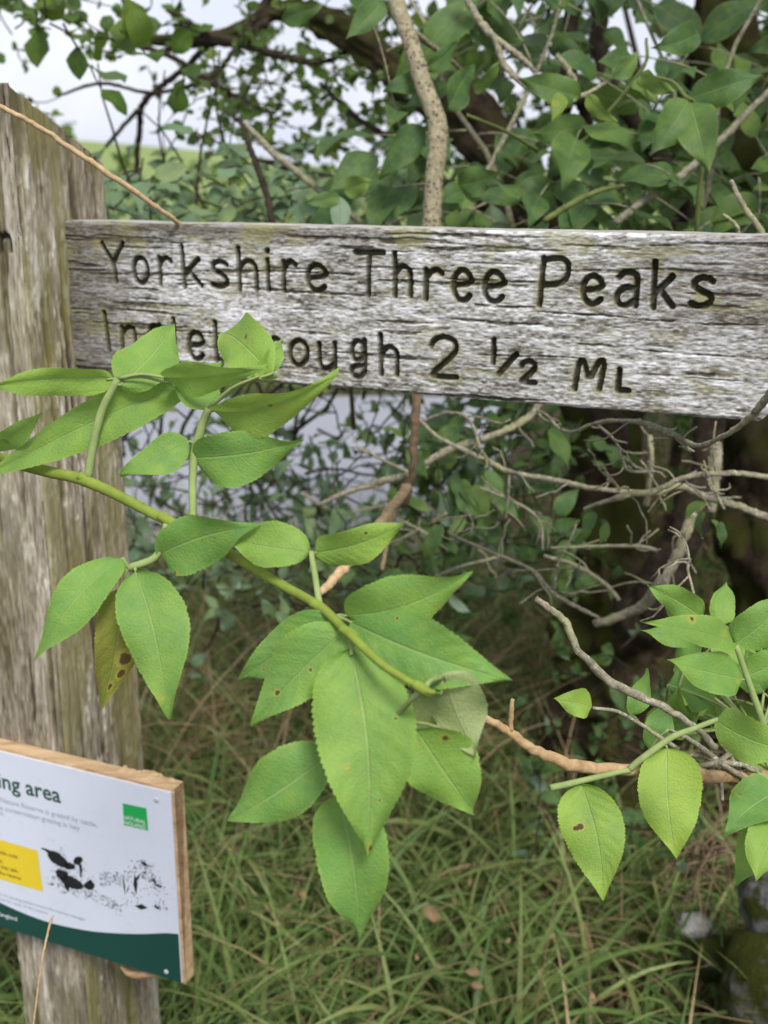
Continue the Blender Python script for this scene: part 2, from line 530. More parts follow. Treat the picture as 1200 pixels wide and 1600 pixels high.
def ell(cx, cy, rx, ry, a0=0, a1=360, n=18):
    a = np.radians(np.linspace(a0, a1, n)); return [(cx + rx * math.cos(t), cy + ry * math.sin(t)) for t in a]


GL = {
 'Y': [[(0, 1), (.5, .5)], [(1, 1), (.52, .5), (.6, 0)]], 'o': [ell(.5, .5, .5, .5)],
 'r': [[(0, 1), (0, 0)], [(0, .7), (.35, .95), (.7, 1), (1, .88)]], 'k': [[(0, 1), (.05, 0)], [(.9, .68), (.1, .32)], [(.3, .42), (1, .02)]],
 's': [[(1, .86), (.62, 1), (.2, .92), (.1, .7), (.5, .53), (.9, .38), (.97, .16), (.55, 0), (0, .1)]],
 'h': [[(0, 1), (.03, 0)], [(.02, .5), (.4, .69), (.8, .65), (1, .48), (1, 0)]], 'i': [[(0, 1), (0, 0)]],
 'e': [[(.05, .5), (1, .55), (.93, .82), (.58, 1), (.22, .92), (.0, .6), (.06, .28), (.35, .02), (.7, 0), (.97, .15)]],
 'T': [[(0, 1), (1, 1)], [(.5, 1), (.47, 0)]], 'P': [[(.1, 1), (0, 0)], [(.1, .97), (.75, 1), (1, .86), (.97, .6), (.7, .46), (.08, .43)]],
 'a': [[(.1, .86), (.4, 1), (.85, .96), (1, .75), (.97, 0)], [(.97, .5), (.4, .55), (.03, .3), (.2, .05), (.6, .02), (.97, .2)]],
 'n': [[(0, 1), (0, 0)], [(0, .72), (.42, 1), (.85, .95), (1, .7), (1, 0)]],
 'g': [ell(.45, .72, .42, .27), [(.95, 1), (.95, .22), (.7, .02), (.3, 0), (0, .13), (.12, .28), (.6, .3), (.92, .22)]],
 'l': [[(0, 1), (0, 0)]], 'I': [[(0, 1), (.8, 0)]], 'b': [[(0, 1), (0, 0)], ell(.5, .3, .5, .3)],
 'u': [[(0, 1), (.02, .25), (.3, 0), (.7, .05), (1, .25)], [(1, 1), (1, 0)]],
 '2': [[(0, .78), (.15, .94), (.5, 1), (.88, .9), (.96, .68), (.7, .45), (.2, .17), (.1, .02), (1, -.02)]],
 '/': [[(1, 1), (0, 0)]], 'M': [[(0, 0), (.12, .92), (.3, .97), (.5, .38), (.82, .97), (1, .9), (.88, 0)]], 'L': [[(.1, 1), (0, .04), (1, 0)]], '.': [[(0, 0), (.5, .5)]],
}
TEXT = [('Y', 158, 190, 381, 439), ('o', 207, 229, 403, 442), ('r', 248, 265, 403, 444), ('k', 283, 311, 385, 448), ('s', 329, 353, 408, 449),
        ('h', 371, 398, 388, 453), ('i', 417, 418, 407, 453), ('.', 416, 419, 390, 393), ('r', 442, 460, 409, 454), ('e', 479, 507, 414, 454),
        ('T', 554, 598, 395, 460), ('h', 616, 641, 396, 463), ('r', 665, 690, 422, 467), ('e', 708, 735, 422, 469), ('e', 756, 786, 425, 471),
        ('P', 845, 887, 404, 477), ('e', 911, 940, 431, 475), ('a', 964, 996, 426, 478), ('k', 1023, 1055, 410, 481), ('s', 1082, 1114, 434, 479),
        ('I', 162, 167, 488, 547), ('n', 189, 209, 512, 552), ('g', 231, 249, 508, 566), ('l', 270, 271, 499, 558), ('e', 293, 315, 519, 561), ('b', 335, 357, 504, 564),
        ('o', 374, 398, 527, 566), ('r', 418, 436, 529, 568), ('o', 452, 479, 532, 571), ('u', 498, 522, 537, 576), ('g', 548, 570, 532, 589), ('h', 594, 620, 524, 585),
        ('2', 673, 714, 527, 589), ('l', 771, 772, 532, 567), ('/', 780, 806, 554, 584), ('2', 814, 836, 565, 598), ('M', 899, 943, 565, 608), ('L', 966, 983, 578, 611)]


def seg_dist(S, T, poly):
    D = np.full(S.shape, 9.0)
    for (a, b), (c, d) in zip(poly[:-1], poly[1:]):
        ex, ey = c - a, d - b
        L2 = ex * ex + ey * ey + 1e-12
        t = np.clip(((S - a) * ex + (T - b) * ey) / L2, 0, 1)
        D = np.minimum(D, np.hypot(S - a - t * ex, T - b - t * ey))
    return D


def carve_text(S, T, texts, conv, r0):
    D = np.full(S.shape, 9.0)
    for ch, xl, xr, yt, yb in texts:
        for stroke in GL[ch]:
            q = smooth_path(np.array(stroke), 14) if len(stroke) in (4, 5, 6, 7, 8, 9, 10) else np.array(stroke)
            pl = []
            for gx, gy in q:
                px, py = xl + gx * (xr - xl), yb + gy * (yt - yb)
                pl.append(conv(px - (px - 600) / 6300 * (py - yt), py))
            pl = np.array(pl)
            lo, hi = pl.min(0) - .008, pl.max(0) + .008
            k = (S > lo[0]) & (S < hi[0]) & (T > lo[1]) & (T < hi[1])
            if k.any():
                D[k] = np.minimum(D[k], seg_dist(S[k], T[k], [tuple(p) for p in pl]))
    return D


ns, nt = 900, 186
s0, s1 = -.03, .90
sv = np.linspace(s0, s1, ns); tv = np.linspace(0, 1, nt)
S, TT = np.meshgrid(sv, tv, indexing='ij')
sc_end = np.where(S > .83, 1 - (S - .83) / (.07) * .8, 1.0)
top_wob = .0015 * (fbm(S[:, :1] * 14, S[:, :1] * 0, 5) - .5) * 2
T = ARM_H / 2 + (TT - .5) * ARM_H * sc_end + top_wob
D = carve_text(S, T, TEXT, arm_st, 0)
rw = .0033 * (.84 + .4 * fbm(S * 160, T * 160, 21))
wall = np.clip(1 - (D / rw) ** 4, 0, 1)
carve = np.clip((rw * 1.12 - D) / (rw * .35), 0, 1)
wav = T + .004 * (fbm(S * 7, T * 10, 2) - .5) + .0025 * (fbm(S * 30, T * 22, 12) - .5)
grain = .38 * fbm(S * 60, wav * 400, 31, 3) + .40 * fbm(S * 210, wav * 600, 41, 2) + .22 * fbm(S * 16, wav * 170, 51, 3)
patch = fbm(S * 9, T * 16, 61, 4)
grain = (grain - .5) * 1.75 + .52 + (patch - .5) * .42
crack = sstep(.66, .74, fbm(S * 9 + 3, wav * 230, 71, 2))
grain = grain - .32 * crack
endd = sstep(.14, .02, S + .05 * (fbm(S * 20, T * 60, 81) - .5)); topd = sstep(.032, .004, T + .012 * (fbm(S * 25, T * 30, 82) - .5)) * sstep(.52, .30, S + .15 * (fbm(S * 12, T * 20, 83) - .5))
rightd = sstep(.62, .78, S + .2 * (fbm(S * 12, T * 20, 84) - .5)) * sstep(.135, .05, T) * .6
stain = np.clip(.95 * endd + .95 * topd + rightd, 0, 1) * (.65 + .6 * fbm(S * 30, T * 120, 85))
algae = sstep(.60, .74, fbm(S * 22 + 7, T * 60, 91, 4)) * .6 + sstep(.05, .006, np.abs(T - .016)) * sstep(.55, .68, fbm(S * 11, T * 20, 92)) * .8
near_c = sstep(.012, .002, D) * sstep(.45, .62, fbm(S * 22, T * 30, 93)) * .7
algae = np.clip(algae + near_c, 0, 1)
edge_d = np.minimum(T, ARM_H - T)
rnd = .004 * np.clip(1 - edge_d / .004, 0, 1) ** 2
h = -.0085 * wall - rnd + .0011 * (np.clip(grain, 0, 1) - .5) - .0012 * crack
V = ARM0 + S[..., None] * SD - h[..., None] * SN + np.stack([0 * T, 0 * T, -T], -1)
g = Geo()
g.add(V.reshape(-1, 3), grid_faces(ns, nt)[:, ::-1])
# sides and back: rim of the front face carried back 45 mm
idx = np.arange(ns * nt).reshape(ns, nt)
ring = np.concatenate([idx[:, 0], idx[-1, 1:], idx[-2::-1, -1], idx[0, -2:0:-1]])
RV = V.reshape(-1, 3)[ring]
NB = len(ring)
steps = [.0, .006, .02, .04, .045]
rows = [RV + SN * t for t in steps] + [RV.mean(0) + SN * .046 + (RV - RV.mean(0)) * 0.0]
rows[1:4] = [r + .0006 * (rng.random((NB, 1)) - .5) for r in rows[1:4]]
j = np.arange(NB); k = (j + 1) % NB
fs = np.concatenate([np.stack([a * NB + j, (a + 1) * NB + j, (a + 1) * NB + k, a * NB + k], -1) for a in range(len(rows) - 1)])
g.add(np.concatenate(rows), fs)
nr = NB * len(rows)
ra = .55 + .5 * (fbm(np.tile(RV[:, 0] * 40, len(rows)), np.repeat(np.arange(len(rows)), NB) * 1.7, 5) - .5)
ext = {'grain': np.concatenate([grain.ravel(), ra]), 'algae': np.concatenate([algae.ravel(), np.full(nr, .15)]),
       'carve': np.concatenate([carve.ravel(), np.zeros(nr)]), 'stain': np.concatenate([stain.ravel(), np.full(nr, .15)])}
arm = part('sign_arm', g, M['board_wood'], fp, extra=ext)
arm['label'] = 'grey weathered arm with routed lettering'

# the post: square, 170 mm, its top cut on a slope
PW = .17
PWF = .125
PF = ARM0 - SN * .08; PF[2] = 0              # front right corner, at the ground
corners = [PF - SD * PWF, PF, PF + SN * PW, PF + SN * PW - SD * PWF]
counts = [84, 86, 14, 14]
cols, nrm, ucoord, face = [], [], [], []
fn = [-SN, SD, SN, -SD]
for q in range(4):
    a, b = corners[q], corners[(q + 1) % 4]
    for i in range(counts[q]):
        u = i / counts[q]
        cols.append(a + (b - a) * u); ucoord.append(u * (PW if q % 2 else PWF)); face.append(q)
        e = min(u, 1 - u) * PW
        n = fn[q].copy()
        nrm.append(n)
cols, nrm, ucoord, face = np.array(cols), np.array(nrm), np.array(ucoord), np.array(face)
NC = len(cols); NH = 820
hv = np.linspace(-.25, 1, NH); hv = np.where(hv < 0, hv, hv)
dep = (cols - PF) @ SN / PW
ztop = 1.690 - .088 * dep
zz = np.where(hv[:, None] < 0, hv[:, None], hv[:, None] * ztop[None, :])
Uc = np.repeat(ucoord[None], NH, 0); Fc = np.repeat(face[None], NH, 0)
off = Fc * 1.7
wv = Uc + .006 * (fbm(zz * 3 + off, Uc * 20, 7) - .5)
pg = .36 * fbm(zz * 22 + off, wv * 260 + off, 101, 3) + .44 * fbm(zz * 75, wv * 380 + off, 111, 2) + .20 * fbm(zz * 8, wv * 80 + off, 121, 3)
ppatch = fbm(zz * 6 + off, Uc * 18 + off, 131, 4)
pg = (pg - .5) * 1.25 + .53 + (ppatch - .5) * .8
pg = pg + np.where(Fc == 1, .28, .12) * sstep(.58, .68, fbm(zz * 45 + off, Uc * 110 + off, 181, 3)) * sstep(.42, .55, fbm(zz * 4 + off, Uc * 12, 191, 2))
pcrack = sstep(.67, .75, fbm(zz * 3.2 + off, wv * 120 + off, 141, 2))
pg = pg - .4 * pcrack
palg = sstep(np.where(Fc == 1, .36, .46), .66, fbm(zz * 5 + 3 + off, Uc * 24 + off, 151, 4)) * np.where(Fc == 1, 1.0, .4)
pst = sstep(.55, .72, fbm(zz * 7 + off, Uc * 16 + off, 161, 4)) * np.where(Fc == 0, .75, .35)
pst = np.clip(pst + .6 * sstep(.10, .0, ztop[None] - zz), 0, 1)
pcarve = np.zeros_like(zz); pw = np.zeros_like(zz)


def post_front(px, py):
    p = hit(px, py, PF, SN) - (PF - SD * PWF)
    return float(p @ SD), float(p[2])


k = face == 0
SS, ZZ = Uc[:, k], zz[:, k]
Dp = carve_text(SS, ZZ, [('n', -5, 14, 368, 392), ('o', -44, -22, 368, 392), ('h', -84, -64, 352, 392)], post_front, 0)
pw[:, k] = np.clip(1 - (Dp / .0033) ** 4, 0, 1); pcarve[:, k] = np.clip((.0037 - Dp) / .001, 0, 1)
ph = .0022 * (np.clip(pg, 0, 1) - .5) - .0030 * pcrack - .006 * pw + .004 * (fbm(zz * 2.2 + off, Uc * 9, 171) - .5)
ed = np.minimum(Uc, np.where(Fc % 2 == 1, PW, PWF) - Uc)
ph = ph - .005 * np.clip(1 - ed / .005, 0, 1) ** 2
PV = cols[None] + nrm[None] * ph[..., None]; PV[..., 2] = zz
g = Geo()
jj = np.arange(NC); kk = (jj + 1) % NC
ii = np.arange(NH - 1)[:, None] * NC
F = np.stack([ii + jj, ii + kk, ii + NC + kk, ii + NC + jj], -1).reshape(-1, 4)
cen = PV[-1].mean(0)
tops = [PV[-1] + (cen - PV[-1]) * t + np.array([0, 0, .002]) * (fbm(cols[:, 0:1] * 90, cols[:, 1:2] * 90 + t * 9, 6) - .5) for t in (.03, .2, .5, 1.0)]
PVa = np.concatenate([PV.reshape(-1, 3)] + tops)
ii = np.arange(NH - 1, NH + 3)[:, None] * NC
F = np.concatenate([F, np.stack([ii + jj, ii + kk, ii + NC + kk, ii + NC + jj], -1).reshape(-1, 4)])
g.add(PVa, F)
z4 = np.zeros(4 * NC)
part('post', g, M['post_wood'], fp, extra={'grain': np.concatenate([pg.ravel(), z4 + .3]), 'algae': np.concatenate([palg.ravel(), z4 + .3]),
     'carve': np.concatenate([pcarve.ravel(), z4]), 'stain': np.concatenate([pst.ravel(), z4 + .6])})

# ------------------------------------------------------------------ the notice board nailed to the front of the post
TH = .021
BF = PF - SN * (TH + .001)                    # front plane of the plywood


def bd(px, py):
    p = hit(px, py, BF, SN) - BF
    return float(p @ SD), float(p[2])


bR, bT = bd(268, 1237)[0], bd(268, 1237)[1]
bB = bd(277, 1531)[1]
bT2 = bd(0, 1168)[1]; bL = -PW - .30 + .0
nb = thing('notice_board', 'white printed grazing notice on raw plywood with dark green foot, nailed to the post', 'notice', tuple(BF + np.array([0, 0, bB])))


def B3(s, z, o=0.0):
    return BF + SD * s - SN * o + np.array([0, 0, z])


# plywood: ragged sawn top edge, front + rim + back
n1 = 220
sx = np.linspace(bL, bR + .004, n1)
rag = .0022 * np.maximum(0, fbm(sx * 120, sx * 0 + 1, 201, 3) - .45) * 2.6 * sstep(bR - .16, bR - .05, sx) + .0008 * fbm(sx * 60, sx * 0, 202)
rag += np.where((fbm(sx * 95, sx * 0 + 5, 203, 2) > .62) & (sx > bR - .12) & (sx < bR - .005), .0035, 0)
zt = bT + .004 + rag; zb = np.full(n1, bB - .003)
g = Geo()
for o_a, o_b, flip in ((0, 0, 0),):
    pass
front_t = np.array([B3(s, bT + .004, 0) for s in sx]); back_t = np.array([B3(s, z, -TH) for s, z in zip(sx, zt)])
mid_t = np.array([B3(s, bT + .004 + (z - bT - .004) * .8, -TH * .5) for s, z in zip(sx, zt)])
front_b = np.array([B3(s, z, 0) for s, z in zip(sx, zb)]); back_b = np.array([B3(s, z, -TH) for s, z in zip(sx, zb)])
loop = [front_b, front_t, mid_t, back_t, back_b, front_b]
VV = np.concatenate(loop[:-1]); NL = 5
fcs = []
for a in range(NL):
    b = (a + 1) % NL
    i = np.arange(n1 - 1)
    fcs.append(np.stack([a * n1 + i, a * n1 + i + 1, b * n1 + i + 1, b * n1 + i], -1))
for e in (0, n1 - 1):
    fcs.append(np.array([[0 * n1 + e, 1 * n1 + e, 2 * n1 + e, 3 * n1 + e], [0 * n1 + e, 3 * n1 + e, 4 * n1 + e, 4 * n1 + e]])[:1])
    fcs.append(np.array([[0 * n1 + e, 3 * n1 + e, 4 * n1 + e, 0 * n1 + e]])[:0] if False else np.array([[3 * n1 + e, 4 * n1 + e, 0 * n1 + e, 3 * n1 + e]])[:0])
g.add(VV, np.concatenate([f for f in fcs if len(f)]))
ends = Geo()
for e in (0, n1 - 1):
    q = [front_b[e], front_t[e], back_t[e], back_b[e]]
    g.add(np.array(q), [[0, 1, 2, 3]])
ply = part('plywood_backing', g, M['ply'], nb, smooth=False)
a_, b_ = bd(180, 1519), bd(248, 1534)
g = Geo(); tube(g, smooth_path(np.array([B3(a_[0], a_[1] + .001, -.012), B3(a_[0] + .02, a_[1] - .006, -.012), B3(b_[0], b_[1] + .003, -.012)]), 12), [.001, .002, .003, .004, .004, .005, .005, .005, .005, .004, .004, .003], 6, 0, .5)
part('splinter', g, M['ply'], nb)


def flat(name, poly, off, mat, parent):
    me = bpy.data.meshes.new(name)
    v = [B3(s, z, off) for s, z in poly]
    me.from_pydata([tuple(p) for p in v], [], [list(range(len(v)))])
    me.update()
    me.materials.append(mat)
    return part(name, me, None, parent)


def strips(name, lists, off, mat, parent):
    """flat printed shapes: lists of polygons joined into one print"""
    me = bpy.data.meshes.new(name); vv, ff = [], []
    for poly in lists:
        ff.append(list(range(len(vv), len(vv) + len(poly)))); vv += [tuple(B3(s, z, off)) for s, z in poly]
    me.from_pydata(vv, [], ff); me.update(); me.materials.append(mat)
    return part(name, me, None, parent)


# the printed sheet: 3 mm thick aluminium composite
pt, pb, pr, pl = bT, bB, bR, bL + .004
g = Geo()
q = np.array([B3(pl, pb, .003), B3(pr, pb, .003), B3(pr, pt, .003), B3(pl, pt, .003), B3(pl, pb, .0002), B3(pr, pb, .0002), B3(pr, pt, .0002), B3(pl, pt, .0002)])
g.add(q, [[0, 1, 2, 3], [0, 4, 5, 1], [1, 5, 6, 2], [2, 6, 7, 3], [3, 7, 4, 0]])
sheet = part('printed_sheet', g, M['panel'], nb, smooth=False)
E1, E2 = .0034, .0038
cv = [bd(-130, 1330), bd(-60, 1376), bd(0, 1407), bd(40, 1425), bd(79, 1439), bd(118, 1448), bd(157, 1454), bd(215, 1457), bd(274, 1455)]
cv = smooth_path(np.array(cv), 40); cv[:, 0] = np.minimum(cv[:, 0], pr - .0002); cv[-1, 0] = pr - .0002
flat('green_band', [(cv[0][0], pb + .0002), (pr - .0002, pb + .0002)] + [tuple(p) for p in cv[::-1]], E1, M['band'], sheet)
flat('logo_square', [bd(194, 1253), bd(231, 1261), bd(234, 1296), bd(196, 1287)][::-1], E1, M['logo'], sheet)
y0 = [bd(61, 1327), bd(69.5, 1391), bd(0, 1371.5), bd(0, 1308)]
yl = -PW - .10
sl_t = (y0[0][1] - y0[3][1]) / (y0[0][0] - y0[3][0] + 1e-9)
flat('yellow_box', [(yl, y0[2][1]), (y0[1][0], y0[1][1]), (y0[0][0], y0[0][1]), (yl, y0[3][1])], E1, M['yellow'], sheet)


def text(name, body, s, z, size, off, mat, parent, right=True, bold=0.0, sx=1.0):
    cu = bpy.data.curves.new(name, 'FONT'); cu.body = body; cu.size = size; cu.align_x = 'RIGHT' if right else 'LEFT'; cu.offset = bold
    cu.resolution_u = 2
    o = bpy.data.objects.new(name, cu); C.objects.link(o)
    dg = bpy.context.evaluated_depsgraph_get()
    me = bpy.data.meshes.new_from_object(o.evaluated_get(dg))
    bpy.data.objects.remove(o); bpy.data.curves.remove(cu)
    me.name = name
    co = np.zeros(len(me.vertices) * 3, np.float32); me.vertices.foreach_get('co', co); co = co.reshape(-1, 3)
    P = B3(0, 0, off)[None] + SD[None] * (s + co[:, :1] * sx) + np.array([[0, 0, 1]]) * (z + co[:, 1:2])
    me.vertices.foreach_set('co', P.astype(np.float32).ravel()); me.update()
    me.materials.clear(); me.materials.append(mat)
    return part(name, me, None, parent)


K = (bd(98, 1253)[1] - bd(98, 1275)[1]) / 22      # metres per photo pixel, up the sheet
s_, z_ = bd(98, 1253); text('title_print', 'Grazing area', s_, z_, 34 * K, E1, M['ink_green'], sheet, bold=.0006)
for (px, py, txt) in ((155, 1291, 'The Ingleborough National Nature Reserve is grazed by cattle,'), (127, 1296, 'as part of the conservation grazing in key'), (10, 1273, 'and sheep, through all seasons.'), (4, 1302, 'Please keep to the path.')):
    s_, z_ = bd(px, py); text('small_print', txt, s_, z_, 11.5 * K, E1, M['ink_soft'], sheet)
for (px, py, txt) in ((32, 1340, 'Please follow the countryside code:'), (8, 1347, 'keep dogs under close control,'), (32, 1362, 'leave gates as you find them and stay safe,'), (36, 1373, 'give the cattle plenty of space on the reserve')):
    s_, z_ = bd(px, py); text('box_print', txt, s_, z_, 8.5 * K, E2, M['ink'], sheet)
for (px, py, txt) in ((136, 1437, 'For more information about the reserve and the grazing please contact the reserve manager'), (77, 1427, 'telephone the office or look on the website for news of the reserve')):
    s_, z_ = bd(px, py); text('foot_print', txt, s_, z_, 7.5 * K, E1, M['ink_soft'], sheet)
s_, z_ = bd(30, 1437); text('band_print', 'naturalengland', s_, z_, 10 * K, E2, M['white'], sheet)
s_, z_ = bd(231, 1286); text('logo_print', 'NATURAL', s_, z_, 8.2 * K, E2, M['white'], sheet)
s_, z_ = bd(231, 1294); text('logo_print', 'ENGLAND', s_, z_, 8.2 * K, E2, M['white'], sheet)

# ink drawing: two grazing cattle, ground strokes and a bare tree (photo pixels of the sheet -> sheet metres)
def pk(x, y): return bd(x / 3.81, 1130 + y / 3.81)


cow1 = [(258, 738), (300, 752), (330, 760), (365, 785), (395, 812), (440, 825), (462, 800), (478, 795), (492, 812), (494, 850), (496, 905), (486, 895), (476, 865), (440, 862), (410, 848), (380, 830), (350, 825), (325, 800), (305, 770)]
cow2 = [(340, 862), (372, 868), (410, 888), (450, 915), (495, 940), (520, 950), (545, 940), (562, 960), (565, 990), (540, 985), (515, 980), (480, 978), (440, 965), (405, 960), (395, 925), (362, 905), (345, 890)]
def blob(path):
    P = smooth_path(np.array(path, float), 26); T_ = np.gradient(P[:, :2], axis=0); T_ /= np.linalg.norm(T_, axis=1)[:, None] + 1e-9
    w = P[:, 2:3] * (1 + .35 * (fbm(np.arange(26)[:, None] * .9 + path[0][0], np.zeros((26, 1)), 4) - .5)); nn = np.stack([-T_[:, 1], T_[:, 0]], -1)
    A, B = P[:, :2] + nn * w, P[:, :2] - nn * w
    return [[pk(*A[i]), pk(*B[i]), pk(*B[i + 1]), pk(*A[i + 1])] for i in range(25)]


cows = []
for path in ([(302, 758, 12), (320, 775, 28), (345, 795, 32), (372, 815, 30), (400, 832, 22), (420, 838, 12)], [(392, 832, 8), (410, 840, 20), (435, 845, 18), (455, 842, 14)], [(455, 828, 10), (468, 815, 24), (482, 812, 26), (492, 822, 10)], [(256, 738, 3), (280, 744, 6), (305, 760, 10)],
             [(484, 830, 9), (490, 850, 8), (492, 878, 6), (488, 905, 4)],
             [(345, 870, 10), (365, 884, 22), (392, 902, 30), (410, 915, 12)], [(385, 908, 22), (398, 920, 26), (425, 935, 34), (455, 948, 30), (485, 960, 22), (505, 966, 10)], [(510, 962, 10), (530, 958, 22), (550, 962, 26), (565, 975, 12)], [(400, 950, 10), (410, 975, 9), (420, 990, 4)], [(535, 945, 12), (550, 930, 8), (556, 928, 3)]):
    cows += blob(path)
strips('cattle_drawing', cows, E1 + .0002, M['ink'], sheet)
rr = np.random.default_rng(3)
sk = []


def stroke(x, y, a, L, w):
    dx, dy = math.cos(a) * L / 2, math.sin(a) * L / 2; nx, ny = -math.sin(a) * w / 2, math.cos(a) * w / 2
    sk.append([pk(x - dx, y - dy), pk(x + nx, y + ny), pk(x + dx, y + dy), pk(x - nx, y - ny)])


for i in range(150):
    t = rr.random(); x = 300 + 440 * t + rr.normal(0, 8); y = 925 + 165 * t + rr.normal(0, 22)
    stroke(x, y, rr.normal(.45, .5), rr.uniform(8, 34), rr.uniform(1.5, 5))
for (cx, cy, sx_, sy_, n_) in ((868, 832, 26, 18, 26), (905, 895, 24, 26, 34), (935, 950, 26, 20, 30), (840, 880, 40, 30, 26), (770, 880, 30, 26, 22), (720, 925, 34, 16, 22), (870, 1000, 55, 30, 22), (955, 1085, 22, 16, 18), (660, 905, 30, 14, 12), (780, 1060, 30, 16, 12)):
    for i in range(n_):
        stroke(rr.normal(cx, sx_), rr.normal(cy, sy_), rr.random() * 3, rr.uniform(6, 20), rr.uniform(2, 7))
for i in range(120):
    t = rr.random(); stroke(300 + 260 * t + rr.normal(0, 14), 790 + 165 * t + rr.normal(0, 42), rr.normal(.6, .8), rr.uniform(8, 26), rr.uniform(2, 5))
for i in range(60):
    stroke(rr.uniform(600, 740), rr.uniform(880, 960), rr.normal(.2, .5), rr.uniform(8, 30), rr.uniform(1.5, 4))
for (x, y, a, L, w) in ((815, 950, 1.5, 130, 26), (830, 910, 2.1, 60, 16), (748, 960, 1.45, 120, 10), (770, 980, 1.9, 60, 8), (850, 1085, .15, 80, 34), (870, 830, .6, 60, 18), (925, 930, 1.0, 60, 16), (950, 960, .4, 50, 12), (945, 1090, .5, 60, 12)):
    stroke(x, y, a, L, w)
strips('tree_drawing', sk, E1, M['ink'], sheet)
for (px, py) in ((247, 1248), (262, 1516)):
    s_, z_ = bd(px, py); c = B3(s_, z_, .003)
    g = Geo()
    th = np.linspace(0, 2 * math.pi, 14, endpoint=False)
    rws = [(.0036, .0), (.0034, .0012), (.002, .0019), (.0007, .0016), (.00002, .0016)]
    g.add(np.concatenate([[c + SD * r * math.cos(t) + np.array([0, 0, r * math.sin(t)]) - SN * o for t in th] for r, o in rws]),
          [[a * 14 + i, a * 14 + (i + 1) % 14, (a + 1) * 14 + (i + 1) % 14, (a + 1) * 14 + i] for a in range(4) for i in range(14)])
    part('screw', g, M['screw'], nb)

# ------------------------------------------------------------------ leaves
def leaf_shape(nu, nv, wr, curl=.06, fold=.15, serr=0.0, teeth=22, wave=0.0, tipk=1.0, twist=0.0, seed=0, droop=0.0, belly=.42):
    """unit leaf: x 0..1 base to tip, y across, z out of the upper face"""
    u = np.linspace(0, 1, nu); v = np.linspace(-1, 1, nv)
    ku = np.array([0, .03, .08, .16, .28, .40, .52, .64, .75, .84, .91, .96, 1.0])
    kw_ = np.array([.03, .40, .66, .87, .99, 1.0, .92, .76, .53, .31, .16, .08, .0])
    if tipk < .5: kw_ = np.array([.03, .26, .48, .72, .90, .98, 1.0, .97, .88, .70, .48, .28, .02])
    fu = np.linspace(0, 1, 400); fw = np.interp(fu, ku, kw_)
    fw = np.convolve(np.pad(fw, 12, mode='edge'), np.ones(25) / 25, 'valid')
    fw = fw * sstep(0, .02, fu + .004) * (1 - sstep(.975, 1.0, fu) * .97)
    w = np.interp(u, fu, fw) + .004
    w = w / w.max() * wr * .5
    U, Vv = np.meshgrid(u, v, indexing='ij')
    W = np.repeat(w[:, None], nv, 1)
    if serr:
        saw = (U * teeth + rng.random() ) % 1.0
        W = W * (1 + serr * (saw - .5) * (np.abs(Vv) > .99) * sstep(.02, .12, U) * sstep(1.0, .93, U))
    ph = seed * 1.7
    asym = .10 * math.sin(seed * 2.3 + 1)
    Yc = Vv * W * (1 + asym * np.sign(Vv))
    Zc = fold * np.abs(Yc) * (1 + .0 * U) + curl * 4 * U * (1 - U) - droop * U ** 2
    Zc = Zc + wave * wr * np.sin(U * 9 + ph + np.sign(Vv) * .9) * Vv ** 2 - .10 * wr * np.abs(Vv) ** 2.5 * fold * 2
    Zc = Zc + .006 * wr * np.cos((U - .2 * np.abs(Vv) ** 1.2) * 8.5 * 2 * math.pi) * np.clip(1 - np.abs(Vv), 0, 1) * np.abs(Vv) * 3
    Yc = Yc + (.10 * math.sin(seed * 5.1)) * wr * np.sin(U * math.pi)
    if twist:
        a = twist * U
        Yc, Zc = Yc * np.cos(a) - Zc * np.sin(a), Yc * np.sin(a) + Zc * np.cos(a)
    Vt = np.stack([U, Yc, Zc], -1).reshape(-1, 3)
    luv = np.stack([U, Vv, 0 * U], -1).reshape(-1, 3)
    return Vt, grid_faces(nu, nv), luv


def frame(base, tip, nrm):
    base, tip = np.asarray(base), np.asarray(tip)
    L = np.linalg.norm(tip - base); x = (tip - base) / L
    z = nrm - x * np.dot(nrm, x); z = unit(z); y = np.cross(z, x)
    Mx = np.eye(4); Mx[:3, 0] = x * L; Mx[:3, 1] = y * L; Mx[:3, 2] = z * L; Mx[:3, 3] = base
    return Mx


def rot_about(v, axis, a):
    axis = unit(axis)
    return v * math.cos(a) + np.cross(axis, v) * math.sin(a) + axis * np.dot(axis, v) * (1 - math.cos(a))


